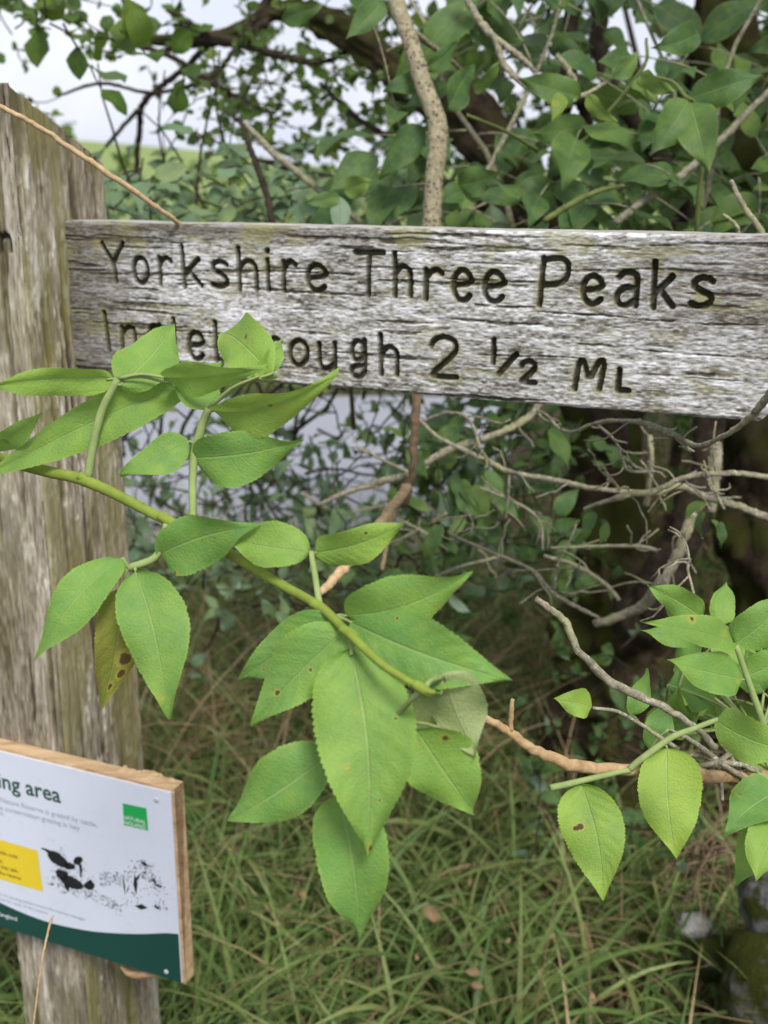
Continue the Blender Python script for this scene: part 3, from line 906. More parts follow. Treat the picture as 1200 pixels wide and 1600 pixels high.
def hero(parent, bx, by, tx, ty, w, d0, d1=None, roll=0, tint=.5, mat='leaf_fresh', flip=False, label=None, **kw):
    """a leaf measured in the photo: base pixel, tip pixel, width, distances of base and tip"""
    d1 = d0 if d1 is None else d1
    b, t = at(bx, by, d0), at(tx, ty, d1)
    nrm = unit(CAM - (b + t) / 2)
    x = unit(t - b)
    nrm = unit(nrm - x * np.dot(nrm, x))
    nrm = rot_about(nrm, x, math.radians(roll))
    if flip: nrm = -nrm
    tint = float(np.clip(tint + .05 + rng.normal(0, .09), .02, 1))
    L = np.linalg.norm(t - b); W = w * (d0 + d1) / 2 / FPX / max(.3, abs(math.cos(math.radians(roll))))
    args = dict(curl=.07 + rng.normal(0, .03), twist=rng.normal(0, .12), fold=.22, serr=.06, teeth=33, wave=.12, seed=int(rng.integers(100)))
    args.update(kw)
    sp = args.pop('spots', None)
    v, f, l = leaf_shape(121 if sp else 61, 41 if sp else 11, W / L, **args)
    for (su, sv, sr) in (sp or []):
        dd = np.hypot((l[:, 0] - su) * L, (l[:, 1] - sv) * W * .5) / (sr * .62 * d0 / FPX)
        l[:, 2] = np.maximum(l[:, 2], np.clip(1.25 - dd * .5, 0, 1))
    Mx = frame(b, t, nrm)
    g = Geo(); g.add(v @ Mx[:3, :3].T + Mx[:3, 3], f, 0.0, l)
    o = part('leaf', g, M[mat], parent, tint=tint)
    if parent.name in STEMS:
        Sp = STEMS[parent.name]; dist = np.linalg.norm(Sp - b, axis=1); i = dist.argmin()
        if .002 < dist[i] < .09:
            g2 = Geo(); md = (Sp[i] + b) / 2 + np.array([0, 0, .08 * dist[i]])
            tube(g2, smooth_path(np.array([Sp[i], md, b, b + (t - b) * .06]), 10), np.linspace(.0016, .0008, 10), 7)
            part('stalk', g2, M['stalk_pale'], parent)
    if label: o['label'] = label
    return o


STEMS = {}


def stalk(parent, path, mat='stalk_pale', name='stalk', sides=9, rough=.05, **kw):
    g = Geo(); twig(g, path, sides=sides, rough=rough, jitter=.06 if mat in ('stem_green', 'stalk_pale') else .4, **kw)
    Pp = smooth_path(np.array([at(a, b, d) for a, b, d, r in path]), 40)
    STEMS[parent.name] = np.vstack([STEMS[parent.name], Pp]) if parent.name in STEMS else Pp
    return part(name, g, M[mat], parent)


# ------------------------------------------------------------------ elder branch in front of the sign
eb = thing('elder_branch', 'fresh green elder branch with toothed leaves arching in front of the post', 'branch', at(-200, 650, 1.06))
SX = [-210, 40, 135, 250, 340, 430, 500, 545, 600, 660, 680]
SY = [655, 728, 752, 808, 855, 908, 948, 990, 1040, 1076, 1082]
SDp = [1.06, .96, .93, .89, .87, .84, .805, .778, .750, .732, .728]
stalk(eb, [(x, y, d, r) for x, y, d, r in zip(SX, SY, SDp, [9, 9, 9, 8.3, 8, 7.8, 7.4, 7.2, 6.5, 5.6, 3])], mat='stem_green', name='stem', sides=12, n=70)
for path in ([(137, 748, .93, 7), (147, 690, .925, 6.5), (160, 640, .92, 6.5), (184, 592, .915, 6)],
             [(301, 835, .88, 6), (301, 780, .90, 6), (303, 715, .905, 7), (316, 665, .905, 7), (326, 638, .90, 6)],
             [(500, 950, .81, 5.5), (493, 905, .82, 5), (486, 862, .83, 4.5)],
             [(262, 815, .885, 6), (245, 868, .885, 6), (200, 888, .88, 6)],
             [(662, 1076, .732, 5.5), (640, 1096, .745, 5), (610, 1130, .775, 5), (560, 1190, .79, 4.5), (525, 1240, .795, 4)],
             [(545, 988, .780, 4.5), (548, 1008, .782, 4), (549, 1024, .78, 3)],
             [(664, 1076, .733, 4.5), (672, 1064, .74, 4), (692, 1058, .765, 3.5)]):
    stalk(eb, path)
for node in ((137, 750, .93), (262, 812, .885), (500, 948, .805), (545, 988, .779), (660, 1076, .732)):
    stalk(eb, [(node[0] - 14, node[1] - 8, node[2], 7.2), (node[0], node[1], node[2], 8.6), (node[0] + 14, node[1] + 9, node[2], 6.6)], mat='stem_green', name='node', n=9)
H = lambda *a, **k: hero(eb, *a, **k)
H(178, 592, -25, 606, 46, .915, .86, roll=-30, tint=.85, curl=-.06, fold=.5)
H(188, 602, 272, 506, 84, .915, .96, roll=-20, tint=.6, curl=.02, fold=.35, twist=0)
H(262, 598, 352, 566, 40, .91, .93, roll=-30, tint=.62, fold=.3)
H(258, 590, 412, 576, 48, .905, .85, roll=40, tint=.8, curl=.05, fold=.55)
H(306, 594, -38, 752, 70, .935, .945, roll=14, tint=.66, fold=.5)
H(326, 638, 296, 572, 62, .90, .93, roll=15, tint=.62)
H(333, 642, 528, 584, 64, .90, .84, roll=34, tint=.72, curl=.12, fold=.6)
H(425, 584, 350, 520, 84, .88, .94, roll=-10, tint=.66, tipk=.1, curl=.1)
H(400, 590, 442, 528, 30, .88, .90, roll=30, tint=.66)
H(296, 690, 186, 742, 58, .905, .90, roll=20, tint=.5)
H(300, 716, 476, 686, 86, .905, .88, roll=8, tint=.55)
H(250, 866, 400, 822, 88, .885, .83, roll=10, tint=.45)
H(482, 862, 352, 838, 72, .83, .85, roll=14, tint=.62)
H(491, 864, 637, 815, 62, .83, .80, roll=18, tint=.8, spots=[(.6, .5, 4.5)], label='yellowish green leaf with a brown hole near its top')
H(540, 962, 738, 893, 92, .80, .78, roll=18, tint=.55)
H(548, 972, 799, 1063, 116, .80, .77, roll=4, tint=.55, twist=0, spots=[(.28, .62, 4)])
H(518, 964, 370, 1064, 74, .80, .82, roll=12, tint=.5, spots=[(.72, .4, 4)])
H(540, 984, 394, 1134, 98, .79, .80, roll=8, tint=.56, spots=[(.68, -.1, 7), (.38, .2, 4.5)])
H(548, 1014, 574, 1344, 158, .785, .755, roll=0, tint=.7, fold=.2, twist=0, spots=[(.36, .62, 4), (.73, .35, 4.5), (.7, .08, 2)])
H(512, 1182, 355, 1281, 104, .80, .82, roll=4, tint=.34)
H(527, 1238, 562, 1470, 116, .79, .80, roll=6, tint=.42)
H(650, 1138, 740, 1271, 112, .775, .79, roll=14, tint=.45)
H(694, 1054, 744, 1180, 100, .76, .775, roll=20, tint=.3, flip=True, label='curled leaf showing its pale underside')
H(690, 1080, 640, 1180, 80, .765, .80, roll=-20, tint=.2, flip=True)
H(716, 1150, 706, 1242, 34, .79, .80, roll=40, tint=.4, flip=True)
H(192, 872, 54, 1032, 66, .88, .87, roll=28, tint=.56, curl=.17)
H(212, 892, 264, 1124, 104, .875, .86, roll=8, tint=.62)
lf = H(192, 920, 158, 1106, 78, .885, .90, roll=-8, tint=.72, spots=[(.55, .45, 16), (.68, .55, 12), (.8, .2, 9), (.4, .7, 8)], label='leaf turning brown and yellow')
H(-30, 700, 69, 642, 38, .95, .91, roll=25, tint=.6)
H(-60, 640, 12, 690, 40, .97, .93, roll=0, tint=.5)
M['leaf_rust'] = leaf_mat('leaf_rust', (.12, .17, .03), (.20, .26, .04), (.36, .25, .06), (.25, .2, .09), .36, .9, 1.0)
lf.data.materials.clear(); lf.data.materials.append(M['leaf_rust']); lf['tint'] = .45

# ------------------------------------------------------------------ elder shoots at the right, under the arm
es = thing('elder_shoot', 'elder shoot with a peeling tan stem and pale yellow-green hanging leaves', 'shoot', at(1330, 1215, 1.16))
stalk(es, [(746, 1116, .98, 6), (790, 1140, .985, 7), (832, 1170, .99, 8), (900, 1197, 1.0, 10), (985, 1202, 1.01, 9), (1040, 1200, 1.03, 10), (1110, 1212, 1.06, 11), (1200, 1214, 1.1, 12), (1330, 1215, 1.16, 12)], 'stem_tan', 'stem', 12, .16, n=60, rfreq=.35)
stalk(es, [(1010, 1200, 1.012, 10), (1036, 1190, 1.01, 13), (1046, 1178, 1.01, 7)], 'twig_grey', 'broken_stub', 10, .5)
stalk(es, [(798, 1143, .985, 4), (799, 1112, .98, 4), (801, 1092, .98, 3)], 'stem_tan', 'bud_stalk', 8, .2)
stalk(es, [(860, 1231, .99, 5.5), (905, 1221, .995, 5), (960, 1208, 1.0, 4.5), (985, 1203, 1.005, 5)])
stalk(es, [(982, 1203, 1.005, 5.5), (1010, 1180, 1.0, 5.5), (1050, 1152, 1.0, 5), (1085, 1138, 1.005, 4.5), (1122, 1124, 1.01, 4)])
stalk(es, [(838, 936, .99, 5), (862, 953, .99, 5.5), (885, 975, 1.0, 6), (905, 1018, 1.0, 6), (955, 1066, 1.02, 7), (1035, 1104, 1.03, 6), (1085, 1136, 1.04, 5), (1118, 1168, 1.05, 6)], 'twig_grey', 'dead_twig', 9, .3, n=46)
stalk(es, [(926, 1106, 1.03, 2.6), (965, 1112, 1.04, 3), (1010, 1138, 1.05, 3.2), (1060, 1170, 1.06, 4)], 'twig_grey', 'dead_twig')
stalk(es, [(1150, 1008, 1.05, 4), (1168, 1060, 1.055, 5), (1192, 1130, 1.06, 5.5), (1215, 1215, 1.1, 7)])
stalk(es, [(1160, 1212, 1.08, 6), (1140, 1180, 1.07, 4), (1128, 1162, 1.06, 3)], 'twig_grey', 'dead_twig')
for k in range(9):
    a = rng.uniform(0, 6.28); q = rng.uniform(40, 110)
    stalk(es, [(1122, 1190, 1.06, 5), (1122 + .5 * q * math.cos(a), 1190 + .4 * q * math.sin(a), 1.07, 4), (1122 + q * math.cos(a), 1190 + q * math.sin(a) * .8 + 10, 1.08 + rng.normal(0, .03), 2.5)], 'twig_grey', 'dead_twig', 7, .4)
H = lambda *a, **k: hero(es, *a, **k)
H(908, 1224, 943, 1408, 97, .995, .97, roll=5, tint=.80, fold=.12, spots=[(.36, -.42, 7), (.37, -.55, 6)], label='hanging yellow-green leaf with a brown slit')
H(1042, 1168, 1057, 1344, 100, 1.0, .98, roll=-4, tint=.98, fold=.12, label='pale lime leaf hanging from the broken stub')
H(925, 1105, 866, 1092, 46, 1.03, 1.02, roll=5, tint=.85, tipk=.5)
H(985, 1117, 1011, 1044, 34, 1.07, 1.08, roll=20, tint=.45)
H(1015, 1170, 1046, 1092, 44, 1.08, 1.09, roll=10, tint=.4)
H(1149, 1008, 1004, 972, 46, 1.05, 1.0, roll=22, tint=.5)
H(1162, 1062, 1042, 1031, 66, 1.055, 1.02, roll=12, tint=.5)
H(1149, 1006, 1228, 928, 70, 1.05, 1.04, roll=10, tint=.5)
H(1166, 1056, 1240, 1010, 56, 1.055, 1.05, roll=15, tint=.45)
H(1130, 976, 1136, 908, 40, 1.1, 1.12, roll=10, tint=.42)
H(1098, 966, 1012, 914, 50, 1.12, 1.13, roll=-12, tint=.5)
H(1075, 968, 1035, 920, 40, 1.14, 1.15, roll=12, tint=.55)
H(1080, 1000, 1000, 985, 34, 1.11, 1.1, roll=25, tint=.4)
H(1118, 1125, 1250, 1176, 72, 1.01, .97, roll=20, tint=.7)
H(1218, 1236, 1132, 1302, 78, 1.06, 1.02, roll=8, tint=.35)
H(1198, 1292, 1150, 1382, 58, 1.06, 1.05, roll=14, tint=.65)
H(1222, 1286, 1180, 1378, 70, 1.04, 1.0, roll=-8, tint=.72)
for k in range(20):
    x, y = rng.uniform(1030, 1290), rng.uniform(1010, 1260)
    a = rng.uniform(0, 6.28); q = rng.uniform(60, 100)
    if y > 1185 and x < 1150: continue
    d = rng.uniform(1.12, 1.24)
    H(x, y, x + q * math.cos(a), y + q * .8 * math.sin(a), rng.uniform(36, 58), d, d + rng.normal(0, .02), roll=rng.normal(0, 25), tint=rng.uniform(.3, .8))
    stalk(es, [(x, y, d, 2.2), ((x + 1165) / 2 + rng.normal(0, 15), (y + 1130) / 2, d - .02, 2.5), (1185, 1150, 1.065, 3)], n=7, sides=6)

# ------------------------------------------------------------------ foliage machinery for the hedge
LOWS = [leaf_shape(7, 3, w, curl=c, fold=f, seed=s, wave=.08, twist=t) for w, c, f, s, t in ((.50, .08, .25, 1, .0), (.46, .12, .3, 2, .3), (.54, .05, .2, 3, -.3), (.42, .15, .35, 4, .2))]
MIDS = [leaf_shape(25, 5, w, curl=c, fold=f, seed=s, wave=.08, twist=t, serr=.06, teeth=12) for w, c, f, s, t in ((.50, .08, .25, 1, .0), (.46, .12, .3, 2, .3), (.55, .05, .2, 3, -.3), (.42, .15, .35, 4, .2), (.5, .03, .15, 5, -.2))]
ROUNDS = [leaf_shape(6, 3, w, curl=c, fold=f, seed=s, wave=.1, tipk=.3, belly=.55) for w, c, f, s in ((.74, .06, .3, 1), (.66, .1, .25, 2), (.8, .04, .3, 3))]


def emit(parent, items, shapes, lows, mat, stuff_name='foliage', maxobj=300, minpx=9):
    """items: (matrix, tint). The ones that show largest become leaf objects, the rest one stuff part."""
    if not items: return
    Ps = np.array([(m[:3, 3] + m[:3, 0] * .5) for m, t in items])
    px, py, d = proj(Ps)
    size = np.array([np.linalg.norm(m[:3, 0]) for m, t in items]) * FPX / np.maximum(d, .1)
    vis = (px > -20) & (px < 1220) & (py > -20) & (py < 1620) & (d > .1)
    order = np.argsort(-(size * vis))
    keep = [i for i in order[:maxobj] if vis[i] and size[i] > minpx]
    ks = set(keep)
    meshes = []
    for k, (v, f, l) in enumerate(shapes):
        gg = Geo(); gg.add(v, f, 0.0, l); me = gg.mesh('leaf'); me.materials.append(M[mat]); meshes.append(me)
    Li = Matrix.Translation(-root_loc(parent))
    for c, i in enumerate(keep):
        m, t = items[i]
        o = bpy.data.objects.new('leaf', meshes[c % len(meshes)])
        o['tint'] = float(t)
        C.objects.link(o); o.parent = parent
        o.matrix_basis = Li @ Matrix(m.tolist())
    g = Geo()
    for i, (m, t) in enumerate(items):
        if i in ks: continue
        v, f, l = lows[i % len(lows)]
        g.add(v @ m[:3, :3].T + m[:3, 3], f, t, l)
    if g.n:
        part(stuff_name, g, M[mat], parent, kind='stuff')


def leaf_at(p, axis, L, face=.8, wr=1.0, tilt=.5):
    axis = unit(axis)
    n = unit(np.array([0, 0, 1.0]) * .75 + np.array([0, -1.0, 0]) * face + rng.normal(0, tilt, 3))
    return frame(p, p + axis * L, n)


def elder_spray(p, dirn, L, lf, tints, gw, items, pairs=2):
    """compound leaf: a rachis with pairs of leaflets and one at the end"""
    n = 6; dirn = unit(dirn)
    pts = [p]
    dd = dirn.copy()
    for i in range(n):
        dd = unit(dd + np.array([0, 0, -.10]) + rng.normal(0, .05, 3)); pts.append(pts[-1] + dd * L / n)
    pts = np.array(pts)
    tube(gw, pts, np.linspace(.0019, .0011, len(pts)), 5)
    t0 = rng.uniform(*tints)
    for k in range(pairs):
        q = pts[int(n * (.45 + .4 * k / max(1, pairs)))]
        side = unit(np.cross(dd, np.array([0, -.3, 1.0])))
        for s in (-1, 1):
            ax = dd * .45 + side * s + np.array([0, 0, -.28]) + rng.normal(0, .15, 3)
            items.append((leaf_at(q, ax, lf * rng.uniform(.75, 1.05)), t0 + rng.normal(0, .07)))
    items.append((leaf_at(pts[-1], dd + np.array([0, 0, -.25]), lf * rng.uniform(.95, 1.15)), t0))


def bough(p, dirn, L, r, gw, n=9, wob=.16, lift=0.0):
    pts = [np.asarray(p, float)]; dd = unit(dirn)
    for i in range(n):
        dd = unit(dd + rng.normal(0, wob, 3) + np.array([0, 0, lift])); pts.append(pts[-1] + dd * L / n)
    pts = np.array(pts)
    tube(gw, pts, np.linspace(r, max(r * .3, .0012), len(pts)), 6 if r > .004 else 4, rng.random() * .3, .2, int(rng.integers(99)))
    return pts


def small_twig(p, dirn, L, lf, tints, gw, items, nl=7, face=.6):
    pts = bough(p, dirn, L, .0021, gw, 6, .22)
    t0 = rng.uniform(*tints)
    for k in range(nl):
        i = rng.integers(1, len(pts)); q = pts[i]
        ax = unit(pts[min(i + 1, len(pts) - 1)] - pts[i - 1] + rng.normal(0, .75, 3))
        items.append((leaf_at(q, ax, lf * rng.uniform(.6, 1.25), face, tilt=.7), np.clip(t0 + rng.normal(0, .12), 0, 1)))
    return pts


# ------------------------------------------------------------------ the hawthorn tree: mossy trunks at right, limbs, small-leaved crown
ht = thing('hawthorn_tree', 'old mossy hawthorn with dark trunks and small-leaved crown against the sky', 'tree', (at(930, 1000, 2.5)[0], 2.55, 0.1))


def limb(name, path, mat, parent, sides=16, rough=.35, n=None):
    g = Geo(); twig(g, path, sides=sides, rough=rough, n=n or 8 * len(path), seed=int(rng.integers(99)), jitter=.1 if mat in ('bark_pitted', 'stalk_dark') else (.03 if name == 'trunk' else .4), rfreq=.22 if name == 'trunk' else .8)
    return part(name, g, M[mat], parent)


limb('trunk', [(985, 1250, 2.75, 120), (965, 1060, 2.7, 86), (950, 900, 2.65, 66), (945, 740, 2.6, 60), (925, 560, 2.55, 56), (860, 380, 2.5, 48), (760, 210, 2.55, 38), (640, 120, 2.6, 27), (540, 52, 2.65, 22), (430, 20, 2.7, 15), (330, 62, 2.75, 10), (180, 55, 2.8, 5)], 'bark_moss', ht, 40, .8, 150)
limb('trunk', [(1260, 1180, 2.7, 120), (1215, 960, 2.65, 82), (1180, 700, 2.6, 68), (1170, 420, 2.6, 60), (1165, 200, 2.6, 54), (1140, 20, 2.65, 48), (1120, -200, 2.7, 40)], 'bark_moss', ht, 40, .8, 110)
limb('branch', [(1000, 980, 2.4, 40), (1070, 830, 2.25, 30), (1110, 690, 2.2, 24), (1120, 500, 2.2, 20), (1060, 300, 2.2, 16), (945, 110, 2.2, 12), (938, 0, 2.2, 12), (930, -120, 2.2, 10)], 'bark_dark', ht, 12)
limb('branch', [(955, 700, 2.35, 28), (905, 420, 2.2, 20), (880, 250, 2.15, 16), (892, 60, 2.15, 13), (905, -100, 2.1, 11)], 'bark_dark', ht, 12)
limb('branch', [(925, 330, 2.3, 10), (915, 180, 2.2, 9), (885, 150, 2.1, 8)], 'bark_dark', ht, 9)
limb('branch', [(430, 20, 2.7, 9), (392, 55, 2.7, 8), (372, 68, 2.72, 8), (300, 62, 2.75, 6), (250, 85, 2.8, 4)], 'bark_dark', ht, 8)
limb('branch', [(440, -40, 2.68, 9), (412, 10, 2.7, 8), (380, 60, 2.72, 8)], 'bark_dark', ht, 8)
limb('branch', [(260, 10, 2.75, 6), (310, 48, 2.73, 7), (372, 66, 2.72, 7), (430, 85, 2.7, 7), (500, 98, 2.7, 5), (560, 70, 2.72, 4)], 'bark_dark', ht, 8)
limb('branch', [(150, 55, 2.5, 3), (210, 70, 2.55, 4), (270, 90, 2.6, 5), (330, 130, 2.65, 5), (420, 175, 2.7, 4)], 'bark_dark', ht, 7)
limb('branch', [(90, 150, 2.6, 2), (160, 130, 2.65, 3), (240, 145, 2.7, 3), (330, 120, 2.72, 4), (372, 70, 2.72, 5)], 'bark_dark', ht, 7)
limb('branch', [(216, 350, 3.0, 4), (214, 260, 3.0, 4.5), (218, 200, 2.95, 5), (222, 165, 2.9, 5), (245, 140, 2.85, 5), (290, 105, 2.8, 5), (330, 66, 2.76, 6)], 'bark_dark', ht, 7)
limb('branch', [(165, 230, 2.95, 3), (190, 200, 2.92, 3.5), (222, 165, 2.9, 4)], 'bark_dark', ht, 7)
limb('branch', [(400, 250, 2.75, 3), (460, 262, 2.7, 7), (520, 285, 2.6, 9), (600, 300, 2.55, 10), (720, 300, 2.5, 14), (850, 370, 2.5, 20)], 'bark_dark', ht, 9)
limb('branch', [(500, 130, 2.8, 3), (560, 185, 2.75, 5), (620, 215, 2.7, 6), (700, 200, 2.6, 12)], 'bark_dark', ht, 9)

gw = Geo(); items = []
for k in range(135):       # twigs against the sky, upper left
    x, y = rng.uniform(-160, 640), rng.uniform(-160, 235)
    hole = (100 < x < 330 and 150 < y < 230)
    if hole and rng.random() < .75: continue
    if y > 150 and rng.random() < .35: continue
    d = rng.uniform(2.3, 3.3)
    small_twig(at(x, y, d), rng.normal(0, 1, 3) * np.array([1, .6, .7]), rng.uniform(.10, .24), rng.uniform(.024, .038), (.1, .9), gw, items, int(rng.integers(5, 11)), .35)
for k in range(60):       # fine sprigs, middle of the sky
    x, y = rng.uniform(270, 640), rng.uniform(40, 262)
    small_twig(at(x, y, rng.uniform(2.6, 3.6)), rng.normal(0, 1, 3) * np.array([1, .6, .7]), rng.uniform(.10, .22), rng.uniform(.022, .034), (.1, .75), gw, items, int(rng.integers(6, 12)), .35)
for k in range(13):        # a few larger, nearer leaves over the post
    x, y = rng.uniform(-60, 330), rng.uniform(-60, 130)
    small_twig(at(x, y, rng.uniform(1.9, 2.3)), rng.normal(0, 1, 3), .12, .058, (.3, .8), gw, items, 4, .4)
for k in range(210):       # crown behind the elder, right
    x, y = rng.uniform(560, 1420), rng.uniform(-220, 345)
    d = rng.uniform(2.5, 4.2)
    small_twig(at(x, y, d), rng.normal(0, 1, 3), rng.uniform(.12, .28), rng.uniform(.035, .055), (.0, .55), gw, items, int(rng.integers(8, 15)), .4)
for k in range(50):        # sprigs about the trunks, below the arm
    x, y = rng.uniform(620, 1400), rng.uniform(600, 1010)
    d = rng.uniform(2.5, 3.6)
    small_twig(at(x, y, d), rng.normal(0, 1, 3), rng.uniform(.12, .25), rng.uniform(.03, .05), (.0, .5), gw, items, int(rng.integers(5, 10)), .4)
part('twigs', gw, M['bark_dark'], ht, kind='stuff')
emit(ht, items, ROUNDS, ROUNDS, 'leaf_small')

# hedge behind the hollow, and an unseen canopy added overhead to shade the trunks
hd = thing('hedge', 'dense dark hedge closing off the hollow behind the mossy trunks, with unseen canopy added for shade', 'hedge', (1.3, 4.2, .4))
gw = Geo(); items = []
for k in range(620):
    p = np.array([rng.uniform(-.2, 3.2), rng.uniform(3.3, 4.6), 0])
    p[2] = rng.uniform(.15, 2.9)
    if p[0] < .35 and (p[2] < 1.25 or rng.random() < .5): continue
    if p[2] > 1.75 and rng.random() < .72: continue
    small_twig(p, rng.normal(0, 1, 3), rng.uniform(.2, .4), rng.uniform(.05, .075), (.0, .5), gw, items, 14, .4)
for k in range(420):  # unseen overhang above the frame, added to keep light off the hollow
    p = np.array([rng.uniform(.1, 3.0), rng.uniform(1.7, 3.9), rng.uniform(2.15, 3.0)])
    small_twig(p, rng.normal(0, 1, 3), rng.uniform(.2, .4), rng.uniform(.05, .075), (.0, .6), gw, items, 14, .2)
for k in range(300):  # more unseen canopy towards the camera, added to block sun from the trunks
    p = np.array([rng.uniform(.75, 3.0), rng.uniform(1.0, 2.2), rng.uniform(2.25, 2.9)])
    small_twig(p, rng.normal(0, 1, 3), rng.uniform(.2, .4), rng.uniform(.05, .075), (.0, .6), gw, items, 14, .2)
for k in range(26):
    x, y = rng.uniform(.4, 3.0), rng.uniform(3.4, 4.4)
    bough((x, y, .2), (rng.normal(0, .2), rng.normal(0, .2), 1), 2.3, .022, gw, 9, .12)
part('twigs', gw, M['bark_dark'], hd, kind='stuff')
emit(hd, items, LOWS, LOWS, 'leaf_small', maxobj=300)

# ------------------------------------------------------------------ elder bush behind the arm
bu = thing('elder_bush', 'dark green elder bush with pitted pale stem rising behind the carved arm', 'bush', tuple(at(700, 1150, 1.95)))
limb('pitted_stem', [(668, 500, 1.66, 16), (674, 360, 1.66, 15), (678, 290, 1.66, 14.5), (684, 200, 1.66, 15), (662, 130, 1.67, 14), (640, 60, 1.68, 13.5), (618, 0, 1.7, 13), (600, -90, 1.72, 12)], 'bark_pitted', bu, 16, .18, 60)
limb('branch', [(640, 45, 1.7, 6), (665, 65, 1.75, 5), (700, 90, 1.8, 4), (720, 110, 1.85, 3)], 'bark_pitted', bu, 8)
limb('branch', [(730, 0, 1.6, 5), (755, 40, 1.6, 6), (780, 65, 1.6, 5.5), (812, 88, 1.6, 5), (835, 112, 1.6, 3)], 'twig_grey', bu, 8)
limb('branch', [(772, 55, 1.6, 5), (785, 95, 1.6, 5), (805, 120, 1.58, 5), (840, 145, 1.57, 4.5), (900, 158, 1.57, 3)], 'twig_grey', bu, 8)
limb('branch', [(870, 85, 1.6, 4), (895, 120, 1.6, 5), (905, 150, 1.6, 4), (945, 130, 1.62, 3)], 'twig_grey', bu, 8)
limb('branch', [(850, 345, 1.6, 5), (900, 315, 1.6, 5), (940, 297, 1.6, 4), (975, 290, 1.62, 3)], 'stalk_dark', bu, 8)
limb('branch', [(960, 350, 1.7, 6), (1000, 318, 1.7, 6), (1080, 262, 1.7, 6), (1130, 215, 1.7, 6), (1215, 130, 1.7, 5), (1300, 60, 1.7, 5)], 'twig_grey', bu, 8)
limb('branch', [(1142, 282, 1.3, 3.5), (1162, 322, 1.3, 4.5), (1192, 365, 1.3, 5), (1215, 420, 1.32, 5)], 'twig_grey', bu, 8)
limb('branch', [(1130, 335, 1.3, 2.5), (1150, 352, 1.3, 3), (1158, 380, 1.31, 3)], 'twig_grey', bu, 7)
limb('branch', [(940, 190, 1.65, 4), (1005, 105, 1.6, 3), (1010, 60, 1.6, 2.5)], 'stalk_dark', bu, 7)
for path in ([(730, 180, 1.65, 3), (790, 205, 1.7, 3), (840, 235, 1.75, 3)], [(1008, 118, 1.5, 3), (1050, 128, 1.48, 3), (1078, 155, 1.46, 4), (1105, 140, 1.5, 3)],
             [(1078, 155, 1.46, 3.5), (1100, 210, 1.5, 3.5), (1090, 330, 1.55, 4), (1085, 420, 1.6, 4)]):
    limb('stalk', path, 'stalk_dark', bu, 7)
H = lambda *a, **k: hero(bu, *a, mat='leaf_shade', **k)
H(1080, 152, 1194, 118, 54, 1.46, 1.44, roll=8, tint=.55)
H(1076, 156, 1018, 242, 60, 1.46, 1.45, roll=-8, tint=.55)
H(1079, 160, 1108, 270, 68, 1.46, 1.43, roll=5, tint=.58)
H(958, 122, 996, 80, 30, 1.5, 1.5, roll=5, tint=.55)
H(906, 152, 810, 122, 48, 1.57, 1.55, roll=10, tint=.45)
H(878, 146, 862, 192, 26, 1.56, 1.55, roll=0, tint=.98)
H(918, 150, 964, 190, 24, 1.56, 1.54, roll=20, tint=.9)
H(1000, 118, 1056, 146, 30, 1.5, 1.47, roll=20, tint=.75)
H(990, 125, 1028, 165, 30, 1.51, 1.5, roll=-20, tint=.7)
H(1092, 52, 1018, 74, 46, 1.6, 1.58, roll=8, tint=.5)
H(664, 108, 718, 58, 28, 1.72, 1.74, roll=25, tint=.35)
H(662, 198, 592, 280, 46, 1.7, 1.72, roll=15, tint=.35)
H(660, 130, 598, 142, 32, 1.7, 1.7, roll=20, tint=.4)
H(742, 145, 784, 94, 20, 1.66, 1.64, roll=30, tint=.8)
H(700, 170, 740, 100, 40, 1.75, 1.8, roll=25, tint=.3)
H(722, 300, 690, 318, 36, 1.7, 1.68, roll=10, tint=.3)
H(716, 290, 782, 268, 46, 1.72, 1.7, roll=5, tint=.42)
H(600, 0, 540, 62, 40, 1.62, 1.6, roll=10, tint=.4)
H(440, 30, 505, 8, 30, 1.8, 1.8, roll=20, tint=.4)
H(530, 308, 474, 318, 24, 1.62, 1.6, roll=12, tint=.5)
H(530, 306, 528, 364, 32, 1.62, 1.6, roll=0, tint=.85, flip=True)
H(538, 300, 582, 282, 34, 1.7, 1.7, roll=10, tint=.75)
gw = Geo(); items = []
for k in range(95):
    x, y = rng.uniform(590, 1330), rng.uniform(-140, 350)
    if 600 < x < 800 and y < 170 and rng.random() < .6: continue
    d = rng.uniform(1.75, 2.35)
    a = rng.uniform(-.4, 3.5)
    elder_spray(at(x, y, d), np.array([math.cos(a), rng.normal(-.3, .4), math.sin(a) * .5 - .1]), rng.uniform(.12, .2), rng.choice([.06, .085, .115]), (.05, .7), gw, items, int(rng.integers(1, 3)))
for k in range(26):
    x, y = rng.uniform(640, 1330), rng.uniform(230, 345)
    elder_spray(at(x, y, rng.uniform(1.7, 2.1)), np.array([rng.normal(0, 1), rng.normal(-.3, .4), rng.normal(.1, .4)]), .14, rng.uniform(.06, .1), (.15, .75), gw, items, 2)
for k in range(5):
    bough(at(rng.uniform(640, 1250), rng.uniform(330, 500), rng.uniform(1.8, 2.3)), (rng.normal(0, .5), rng.normal(0, .2), 1), rng.uniform(.4, .8), .006, gw, 9, .15)
part('twigs', gw, M['twig_grey'], bu, kind='stuff')
emit(bu, items, MIDS, LOWS, 'leaf_shade')

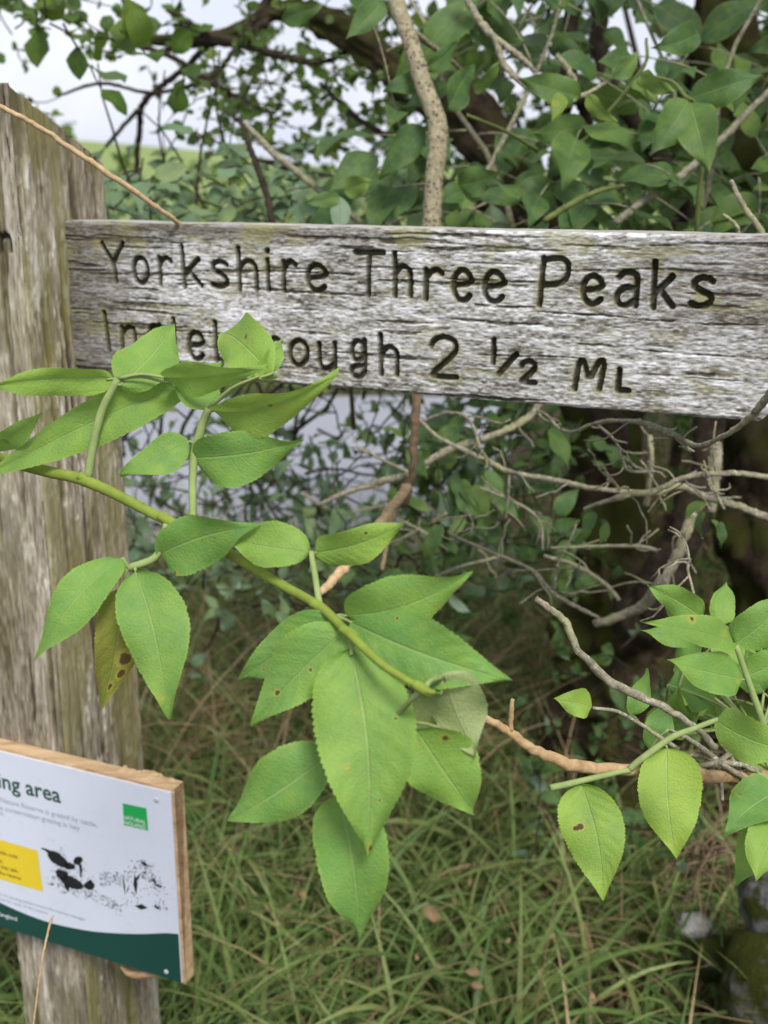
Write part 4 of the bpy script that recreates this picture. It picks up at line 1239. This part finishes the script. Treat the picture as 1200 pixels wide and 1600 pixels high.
# ------------------------------------------------------------------ pale bushes on the verge, seen between post, arm and road
vb = thing('verge_bush', 'low grey-green bush on the verge seen between post and carved arm', 'bush', tuple(at(380, 900, 2.7)))
gw = Geo(); items = []
for k in range(95):
    x, y = rng.uniform(60, 660), rng.uniform(262, 352)
    if y < 300 and x < 330 and rng.random() < .5: continue
    d = rng.uniform(1.9, 2.9)
    elder_spray(at(x, y, d), np.array([rng.normal(0, 1), rng.normal(-.3, .4), rng.normal(.2, .4)]), rng.uniform(.08, .14), rng.uniform(.045, .07), (.2, .8), gw, items, 2)
for k in range(34):
    bough(at(rng.uniform(100, 620), rng.uniform(480, 760), rng.uniform(2.2, 2.9)), (rng.normal(0, .4), rng.normal(0, .2), 1), rng.uniform(.3, .6), .005, gw, 9, .18)
part('twigs', gw, M['bark_dark'], vb, kind='stuff')
emit(vb, items, MIDS, LOWS, 'leaf_blue')

fh = thing('field_hedge', 'yellow-green hedge on the far side of the road below the field', 'hedge', (-.6, 9.6, .2))
gw = Geo(); items = []
for k in range(230):
    x = rng.uniform(-5, 1.2); y = rng.uniform(9.0, 10.4)
    z = rng.uniform(.3, 1.62 + .14 * math.sin(x * 2.1) + .10 * sstep(-1.9, -.6, x))
    small_twig(np.array([x, y, z]), rng.normal(0, 1, 3), rng.uniform(.3, .5), rng.uniform(.08, .13), (.45, 1.0), gw, items, 14, .5)
part('twigs', gw, M['bark_dark'], fh, kind='stuff')
emit(fh, items, LOWS, LOWS, 'leaf_small')

bt = thing('bramble_tangle', 'thin twiggy tangle with sparse small leaves in front of the road', 'shrub', tuple(at(430, 1000, 3.0)))
gw = Geo(); items = []
for k in range(62):
    x, y = rng.uniform(150, 690), rng.uniform(600, 960)
    d = rng.uniform(2.3, 3.3)
    pts = bough(at(x, y, d), rng.normal(0, 1, 3) * np.array([1, .5, .8]), rng.uniform(.25, .6), rng.uniform(.0018, .0042), gw, 12, .35)
    small_twig(pts[6], rng.normal(0, 1, 3), .14, .036, (.2, .8), gw, items, int(rng.integers(2, 6)), .5)
for k in range(120):
    x, y = rng.uniform(190, 700), rng.uniform(640, 965)
    d = rng.uniform(2.2, 3.0)
    small_twig(at(x, y, d), rng.normal(0, 1, 3), .2, rng.uniform(.04, .055), (.1, .8), gw, items, int(rng.integers(3, 8)), .5)
part('twigs', gw, M['bark_dark'], bt, kind='stuff')
emit(bt, items, MIDS, LOWS, 'leaf_blue')

# undergrowth of soft green under the arm, left of the trunk
ug_ = thing('undergrowth', 'mid-green leafy undergrowth between the dead twigs and the trunk', 'shrub', tuple(at(780, 1050, 2.6)))
gw = Geo(); items = []
for k in range(84):
    x, y = rng.uniform(610, 890), rng.uniform(650, 930)
    d = rng.uniform(1.9, 2.6)
    small_twig(at(x, y, d), rng.normal(0, 1, 3), .16, rng.uniform(.04, .065), (.1, .6), gw, items, int(rng.integers(4, 8)), .6)
for k in range(60):
    x, y = rng.uniform(820, 1250), rng.uniform(1010, 1330)
    d = rng.uniform(2.0, 2.6)
    small_twig(at(x, y, d), rng.normal(0, 1, 3), .14, rng.uniform(.025, .05), (.0, .4), gw, items, int(rng.integers(3, 7)), .6)
part('twigs', gw, M['bark_dark'], ug_, kind='stuff')
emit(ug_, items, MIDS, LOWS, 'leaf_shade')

# ------------------------------------------------------------------ dead lichened twigs below the arm
dt = thing('dead_blackthorn', 'tangle of dead lichen-crusted twigs beneath the carved arm', 'shrub', tuple(at(1300, 800, 1.7)))
DT = [
 [(560, 700, 1.75, 3), (600, 720, 1.75, 3.5), (640, 738, 1.75, 4)],
 [(655, 655, 1.7, 4), (680, 680, 1.7, 4.5), (707, 695, 1.7, 5), (765, 722, 1.68, 6), (800, 738, 1.66, 6), (875, 752, 1.62, 6.5), (920, 762, 1.58, 6), (975, 768, 1.55, 6), (1040, 772, 1.55, 6)],
 [(500, 788, 1.8, 4), (540, 770, 1.8, 6), (600, 752, 1.8, 8), (640, 740, 1.8, 8), (690, 708, 1.8, 8), (740, 690, 1.8, 8), (790, 672, 1.8, 8), (830, 648, 1.8, 8), (860, 600, 1.8, 8)],
 [(662, 658, 1.7, 3), (690, 647, 1.68, 3), (722, 647, 1.66, 3.2), (742, 672, 1.66, 3.4), (750, 700, 1.66, 3.5), (765, 722, 1.68, 4)],
 [(838, 640, 1.5, 3), (858, 652, 1.5, 3.5), (872, 668, 1.48, 4), (895, 675, 1.45, 4), (925, 663, 1.42, 4.5), (960, 657, 1.38, 5), (1000, 660, 1.33, 6), (1030, 670, 1.28, 8), (1062, 684, 1.22, 6), (1090, 696, 1.16, 6), (1125, 684, 1.1, 6), (1160, 662, 1.06, 7), (1185, 638, 1.03, 9), (1215, 600, 1.0, 9), (1260, 560, 1.0, 8)],
 [(1015, 668, 1.3, 5), (1045, 676, 1.25, 5), (1075, 700, 1.2, 4), (1085, 706, 1.2, 2)],
 [(935, 664, 1.42, 3), (962, 690, 1.42, 3), (972, 715, 1.42, 3.5), (984, 736, 1.42, 3.5), (1025, 737, 1.44, 3), (1040, 746, 1.45, 2)],
 [(943, 732, 1.45, 2.5), (955, 748, 1.46, 3), (968, 765, 1.48, 3.5)],
 [(1320, 770, 1.5, 7), (1200, 746, 1.46, 6.5), (1150, 740, 1.45, 6.5), (1100, 741, 1.44, 6.5), (1060, 750, 1.44, 6.5), (1020, 768, 1.45, 7), (985, 772, 1.46, 8), (945, 784, 1.47, 5), (912, 795, 1.48, 4)],
 [(1099, 733, 1.43, 4), (1110, 755, 1.42, 3.2), (1132, 796, 1.41, 3.2)],
 [(990, 772, 1.47, 8), (1030, 768, 1.48, 8), (1062, 760, 1.49, 8), (1100, 775, 1.5, 9), (1150, 790, 1.5, 9), (1200, 810, 1.5, 9), (1300, 860, 1.55, 10)],
 [(1085, 800, 1.62, 12), (1068, 840, 1.63, 12), (1052, 880, 1.64, 12), (1030, 915, 1.65, 13), (1000, 950, 1.7, 11), (930, 975, 1.75, 9)],
 [(700, 830, 1.6, 3), (712, 838, 1.6, 3.6), (770, 864, 1.6, 4), (830, 890, 1.6, 4.5), (862, 925, 1.6, 5), (895, 945, 1.6, 5), (935, 965, 1.62, 4)],
 [(735, 838, 1.62, 2.5), (738, 815, 1.62, 2.8), (728, 795, 1.62, 2.2)],
 [(850, 868, 1.7, 4), (900, 884, 1.7, 5), (945, 912, 1.7, 5), (968, 938, 1.7, 5)],
 [(860, 856, 1.65, 3), (960, 853, 1.63, 4), (1000, 854, 1.62, 4.5), (1027, 860, 1.62, 5)],
 [(750, 762, 1.68, 3), (795, 780, 1.68, 3.4), (830, 800, 1.68, 3.6), (846, 825, 1.68, 3.2), (848, 860, 1.68, 2.5)],
 [(796, 742, 1.66, 3), (794, 775, 1.67, 3), (790, 810, 1.68, 2)],
 [(872, 880, 1.6, 3), (868, 905, 1.6, 3), (866, 922, 1.6, 2.5)],
 [(1050, 985, 1.2, 2.5), (1062, 940, 1.22, 3), (1058, 915, 1.24, 2)], [(1090, 985, 1.15, 3), (1084, 930, 1.16, 3), (1075, 890, 1.17, 3), (1079, 872, 1.17, 3.5)],
 [(680, 900, 1.9, 3), (720, 885, 1.9, 3), (780, 870, 1.9, 3)], [(600, 800, 1.9, 3), (660, 830, 1.9, 3), (700, 860, 1.95, 2)],
 [(560, 860, 2.0, 3), (620, 845, 2.0, 3.5), (700, 800, 2.0, 3)], [(470, 770, 2.2, 4), (530, 800, 2.2, 4), (600, 790, 2.2, 4)],
 [(1120, 690, 1.7, 12), (1118, 730, 1.7, 13), (1112, 800, 1.72, 10)], [(1015, 680, 1.7, 6), (1018, 720, 1.7, 6), (1010, 790, 1.75, 7)],
]
for q in DT:
    q = [(a, b, d, r * .7) for a, b, d, r in q]
    g = Geo(); twig(g, q, sides=10, rough=.4, n=max(16, 9 * len(q)), seed=int(rng.integers(99)), jitter=.3, rfreq=.4)
    part('branch', g, M['twig_grey'], dt)
gw = Geo()
for q in DT:           # side spurs
    for k in range(5):
        i = rng.integers(0, len(q) - 1); t = rng.random()
        a = at(*q[i][:3]) * (1 - t) + at(*q[i + 1][:3]) * t
        bough(a, rng.normal(0, 1, 3), rng.uniform(.02, .08), .0012, gw, 5, .3)
part('spurs', gw, M['twig_grey'], dt, kind='stuff')
gl = Geo(); items = []
for (x, y) in ((1098, 800), (1112, 812), (1125, 815), (1102, 785), (930, 800), (948, 815)):
    items.append((leaf_at(at(x, y, 1.5), (rng.normal(0, .5), -.2, -1), .035), rng.uniform(.3, .7)))
for (x, y) in ((690, 820), (715, 770), (722, 748), (735, 760), (640, 700), (760, 735)):
    items.append((leaf_at(at(x, y, 1.75), (rng.normal(0, .6), -.2, -.8), .055), rng.uniform(.3, .75)))
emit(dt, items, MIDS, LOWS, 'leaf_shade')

# ------------------------------------------------------------------ dry stalks and sticks
def stick(name, label, cat, path, mat, group=None, sides=8, rough=.2):
    g = Geo(); twig(g, path, sides=sides, rough=rough, n=8 * len(path))
    return tag(part(name, g, M[mat]), label, cat, group)


stick('straw_stalk', 'long golden straw stalk leaning across the sloped top of the post', 'stalk', [(-60, 132, 1.18, 4), (0, 166, 1.2, 4), (60, 198, 1.22, 4), (130, 245, 1.25, 4.5), (200, 292, 1.28, 4.5), (275, 346, 1.34, 4), (330, 390, 1.46, 4.5)], 'straw')
stick('straw_stalk', 'short thin straw stem standing in front of the notice', 'stalk', [(82, 1432, 1.22, 2.2), (76, 1452, 1.22, 1.8), (66, 1500, 1.22, 1.5), (56, 1570, 1.23, 1.4), (44, 1680, 1.25, 1.4)], 'straw')
stick('dead_stick', 'dark dead stick standing up behind the arm beside a tan stick', 'stick', [(376, 186, 1.9, 4), (385, 215, 1.9, 4.5), (402, 262, 1.9, 5), (418, 310, 1.9, 5), (430, 380, 1.9, 5), (440, 500, 1.95, 6)], 'bark_dark')
stick('dead_stick', 'tan broken stick slanting down behind the arm from its dark neighbour', 'stick', [(382, 192, 1.92, 4), (400, 212, 1.92, 5), (440, 250, 1.92, 5.5), (500, 298, 1.92, 5), (560, 345, 1.92, 5), (640, 420, 1.95, 5)], 'twig_grey')
stick('dry_stem', 'brown upright dry stem running down from the lower edge of the arm', 'stem', [(652, 560, 1.6, 7), (650, 625, 1.6, 7.5), (647, 680, 1.6, 7), (645, 735, 1.6, 6.5), (634, 790, 1.6, 5)], 'root_brown')
stick('broken_reed', 'pale tan broken reed slanting behind the elder leaves', 'reed', [(636, 762, 1.58, 8), (618, 785, 1.56, 8), (570, 850, 1.5, 7.5), (530, 895, 1.46, 8), (498, 928, 1.42, 6)], 'straw')
stick('broken_reed', 'thin pale strip of reed hanging beside the broken one', 'reed', [(630, 768, 1.6, 4), (615, 800, 1.6, 3.5), (604, 850, 1.6, 3.5), (597, 890, 1.6, 3)], 'straw')

# ------------------------------------------------------------------ grass
def blades(g, n, xr, yr, hr, wr, tints, lean=.7, clump=0, seg=6, dens=None):
    x = rng.uniform(*xr, n); y = rng.uniform(*yr, n)
    if clump:
        cx = rng.uniform(*xr, clump); cy = rng.uniform(*yr, clump); ci = rng.integers(0, clump, n)
        k = rng.random(n) < .75
        x = np.where(k, cx[ci] + rng.normal(0, .05, n), x); y = np.where(k, cy[ci] + rng.normal(0, .05, n), y)
    if dens is not None:
        k = rng.random(n) < dens(x, y); x, y = x[k], y[k]; n = len(x)
    z = ground_z(x, y) - .01
    L = rng.uniform(*hr, n); W = rng.uniform(*wr, n); az = rng.uniform(0, 2 * math.pi, n)
    bend = np.abs(rng.normal(lean, .45, n)) + .15; el0 = rng.uniform(1.15, 1.57, n)
    t = np.linspace(0, 1, seg + 1)
    ang = el0[:, None] - (bend[:, None] * 1.9) * t[None, :] ** 1.3
    ds = (L / seg)[:, None]
    rx = np.cumsum(np.cos(ang) * ds, 1) - (np.cos(ang) * ds); rz = np.cumsum(np.sin(ang) * ds, 1) - np.sin(ang) * ds
    rz = np.maximum(rz, .004)
    ca, sa = np.cos(az)[:, None], np.sin(az)[:, None]
    swirl = rng.normal(0, .25, n)[:, None] * t[None] ** 2 * L[:, None]
    cxp = x[:, None] + rx * ca - swirl * sa; cyp = y[:, None] + rx * sa + swirl * ca; czp = z[:, None] + rz
    ww = W[:, None] * (1 - t[None] ** 2.2) * .5 + .0003
    tw = rng.normal(0, .8, n)[:, None] * (1 + t[None])
    dx, dy, dz = -sa * np.cos(tw) * ww, ca * np.cos(tw) * ww, np.sin(tw) * ww
    Lf = np.stack([cxp - dx, cyp - dy, czp - dz], -1); Rt = np.stack([cxp + dx, cyp + dy, czp + dz], -1)
    V = np.stack([Lf, Rt], 2).reshape(-1, 3)
    m = (seg + 1) * 2
    b = np.arange(n)[:, None] * m + np.arange(seg)[None] * 2
    F = np.stack([b, b + 1, b + 3, b + 2], -1).reshape(-1, 4)
    tint = np.repeat(np.clip(rng.uniform(*tints, n), 0, 1), m)
    luv = np.zeros((n * m, 3)); luv[:, 0] = np.tile(np.repeat(t, 2), n); luv[:, 1] = np.tile([0, 1], n * (seg + 1))
    g.add(V, F, tint, luv)


def shade_dens(x, y):
    return np.where(x > .25, .45, 1.0) * np.where((x > .75), .45, 1.0)


g = Geo()
blades(g, 7500, (-1.6, 1.5), (1.5, 3.0), (.16, .50), (.004, .0135), (0, 1), .8, 420, 7, shade_dens)
blades(g, 12000, (-2.2, 1.8), (2.6, 4.35), (.25, .62), (.004, .010), (.1, 1), .5, 420, 6, shade_dens)
blades(g, 5200, (-1.3, .9), (1.55, 2.7), (.2, .5), (.009, .018), (.1, 1), .85, 260, 8, shade_dens)
blades(g, 2200, (-1.4, -.3), (.9, 1.7), (.2, .5), (.003, .007), (.1, .9), .6, 90, 7)
blades(g, 5000, (-7, 3), (8.7, 11), (.15, .4), (.005, .01), (.2, 1), .5, 0, 4)
tag(part('grass', g, M['grass']), 'long rank green grass arching over the bank below the sign', 'grass', kind='stuff')
g = Geo()
blades(g, 3600, (-1.4, 1.5), (1.5, 4.3), (.2, .55), (.002, .0055), (0, 1), .7, 0, 7)
blades(g, 4200, (-1.6, 1.3), (2.2, 4.3), (.3, .75), (.002, .0055), (0, 1), .5, 200, 7)
blades(g, 2600, (-1.4, 1.4), (1.7, 3.6), (.06, .2), (.002, .005), (0, .9), 1.0, 160, 5)
blades(g, 900, (.15, 1.3), (1.7, 3.0), (.15, .4), (.0015, .0035), (0, .7), 1.0, 60, 7)
tag(part('dry_grass', g, M['dry']), 'straw-coloured dead grass stems scattered through the green', 'grass', kind='stuff')

# dead leaves caught in the grass
dm = M['dead_leaf'] = leaf_mat('dead_leaf', (.16, .10, .045), (.30, .20, .10), (.4, .3, .17), (.3, .22, .12), .15, .6, 0)
spots = [(1310, 600, .4), (1380, 740, .6), (1500, 650, .8), (1512, 690, .7), (1470, 790, .9), (1540, 735, .5), (1420, 660, .4), (1290, 905, .7), (1330, 905, .8), (1210, 540, .3), (1445, 560, .6), (1520, 750, .6), (1395, 480, .4), (1560, 930, .5)]
for k, (py, px, t) in enumerate(spots):
    d = 1.85 + (1600 - py) / 600 * .7
    p = at(px, py, d)
    a = rng.uniform(0, 6.28)
    v, f, l = leaf_shape(15, 5, .5, curl=.2, fold=.6, wave=.25, twist=rng.normal(0, 1.2), seed=k)
    Mx = frame(p, p + np.array([math.cos(a), math.sin(a) * .5, rng.normal(0, .3)]) * rng.uniform(.022, .042), unit(np.array([0, -.7, 1]) + rng.normal(0, .4, 3)))
    g = Geo(); g.add(v @ Mx[:3, :3].T + Mx[:3, 3], f, 0, l)
    tag(part('dead_leaf', g, dm, tint=t), 'curled tan dead leaf caught in the long grass', 'dead leaf', 'dead leaves caught in the grass')

# ------------------------------------------------------------------ stones and a dead tuft at the foot of the bank
def stone(name, label, px, py, d, rpx, mat, seed, sq=(1, .8, .7)):
    n, m = 22, 16
    th = np.linspace(0, 2 * math.pi, n, endpoint=False); ph = np.linspace(.02, math.pi - .02, m)
    P, T = np.meshgrid(ph, th, indexing='ij')
    dv = np.stack([np.sin(P) * np.cos(T), np.sin(P) * np.sin(T), np.cos(P)], -1)
    r = 1 + ( .5) * (fbm(dv[..., 0] * 1.6 + seed, dv[..., 1] * 1.6 + dv[..., 2] * 1.3, seed, 3) - .5) + .18 * (fbm(dv[..., 0] * 5 + seed, dv[..., 2] * 5 + dv[..., 1] * 4, seed + 3, 2) - .5)
    s = np.sign(dv) * np.abs(dv) ** .75
    V = s * r[..., None] * np.array(sq) * rpx * d / FPX + at(px, py, d)
    i = np.arange(m - 1)[:, None] * n; j = np.arange(n)[None]; k = (j + 1) % n
    g = Geo(); g.add(V.reshape(-1, 3), np.stack([i + j, i + n + j, i + n + k, i + k], -1).reshape(-1, 4))
    return tag(part(name, g, M[mat]), label, 'stone')


stone('stone', 'small pale limestone lump lying in the grass under the dead tuft', 1086, 1448, 2.15, 26, 'stone_pale', 4)
stone('stone', 'grey limestone block beside the hanging elder leaves', 1225, 1405, 2.0, 70, 'stone_grey', 9)
stone('stone', 'moss-covered boulder at the foot of the bank', 1215, 1560, 1.95, 95, 'stone_moss', 14, (.9, .8, 1.1))
stone('stone', 'low mossy stone under the limestone block', 1135, 1500, 2.1, 48, 'stone_moss', 22)
stone('stone', 'small dark stone wedged beneath the pale lump', 1112, 1475, 2.2, 22, 'stone_grey', 31)

g = Geo()
for k in range(46):
    a = rng.uniform(0, 6.28); q = rng.uniform(.02, .13)
    p0 = at(1100 + rng.normal(0, 14), 1345 + rng.normal(0, 14), 2.0 + rng.normal(0, .02))
    e = p0 + np.array([math.cos(a) * q, rng.normal(0, .05), math.sin(a) * q * .8 - q * .3])
    mid = (p0 + e) / 2 + np.array([0, 0, q * .25])
    tube(g, smooth_path(np.array([p0, mid, e]), 8), np.linspace(.0020, .0007, 8), 5, .3, .3, k)
tag(part('dead_tuft', g, M['root_brown']), 'ragged brown tuft of dead roots hanging under the pale lime leaf', 'tuft')
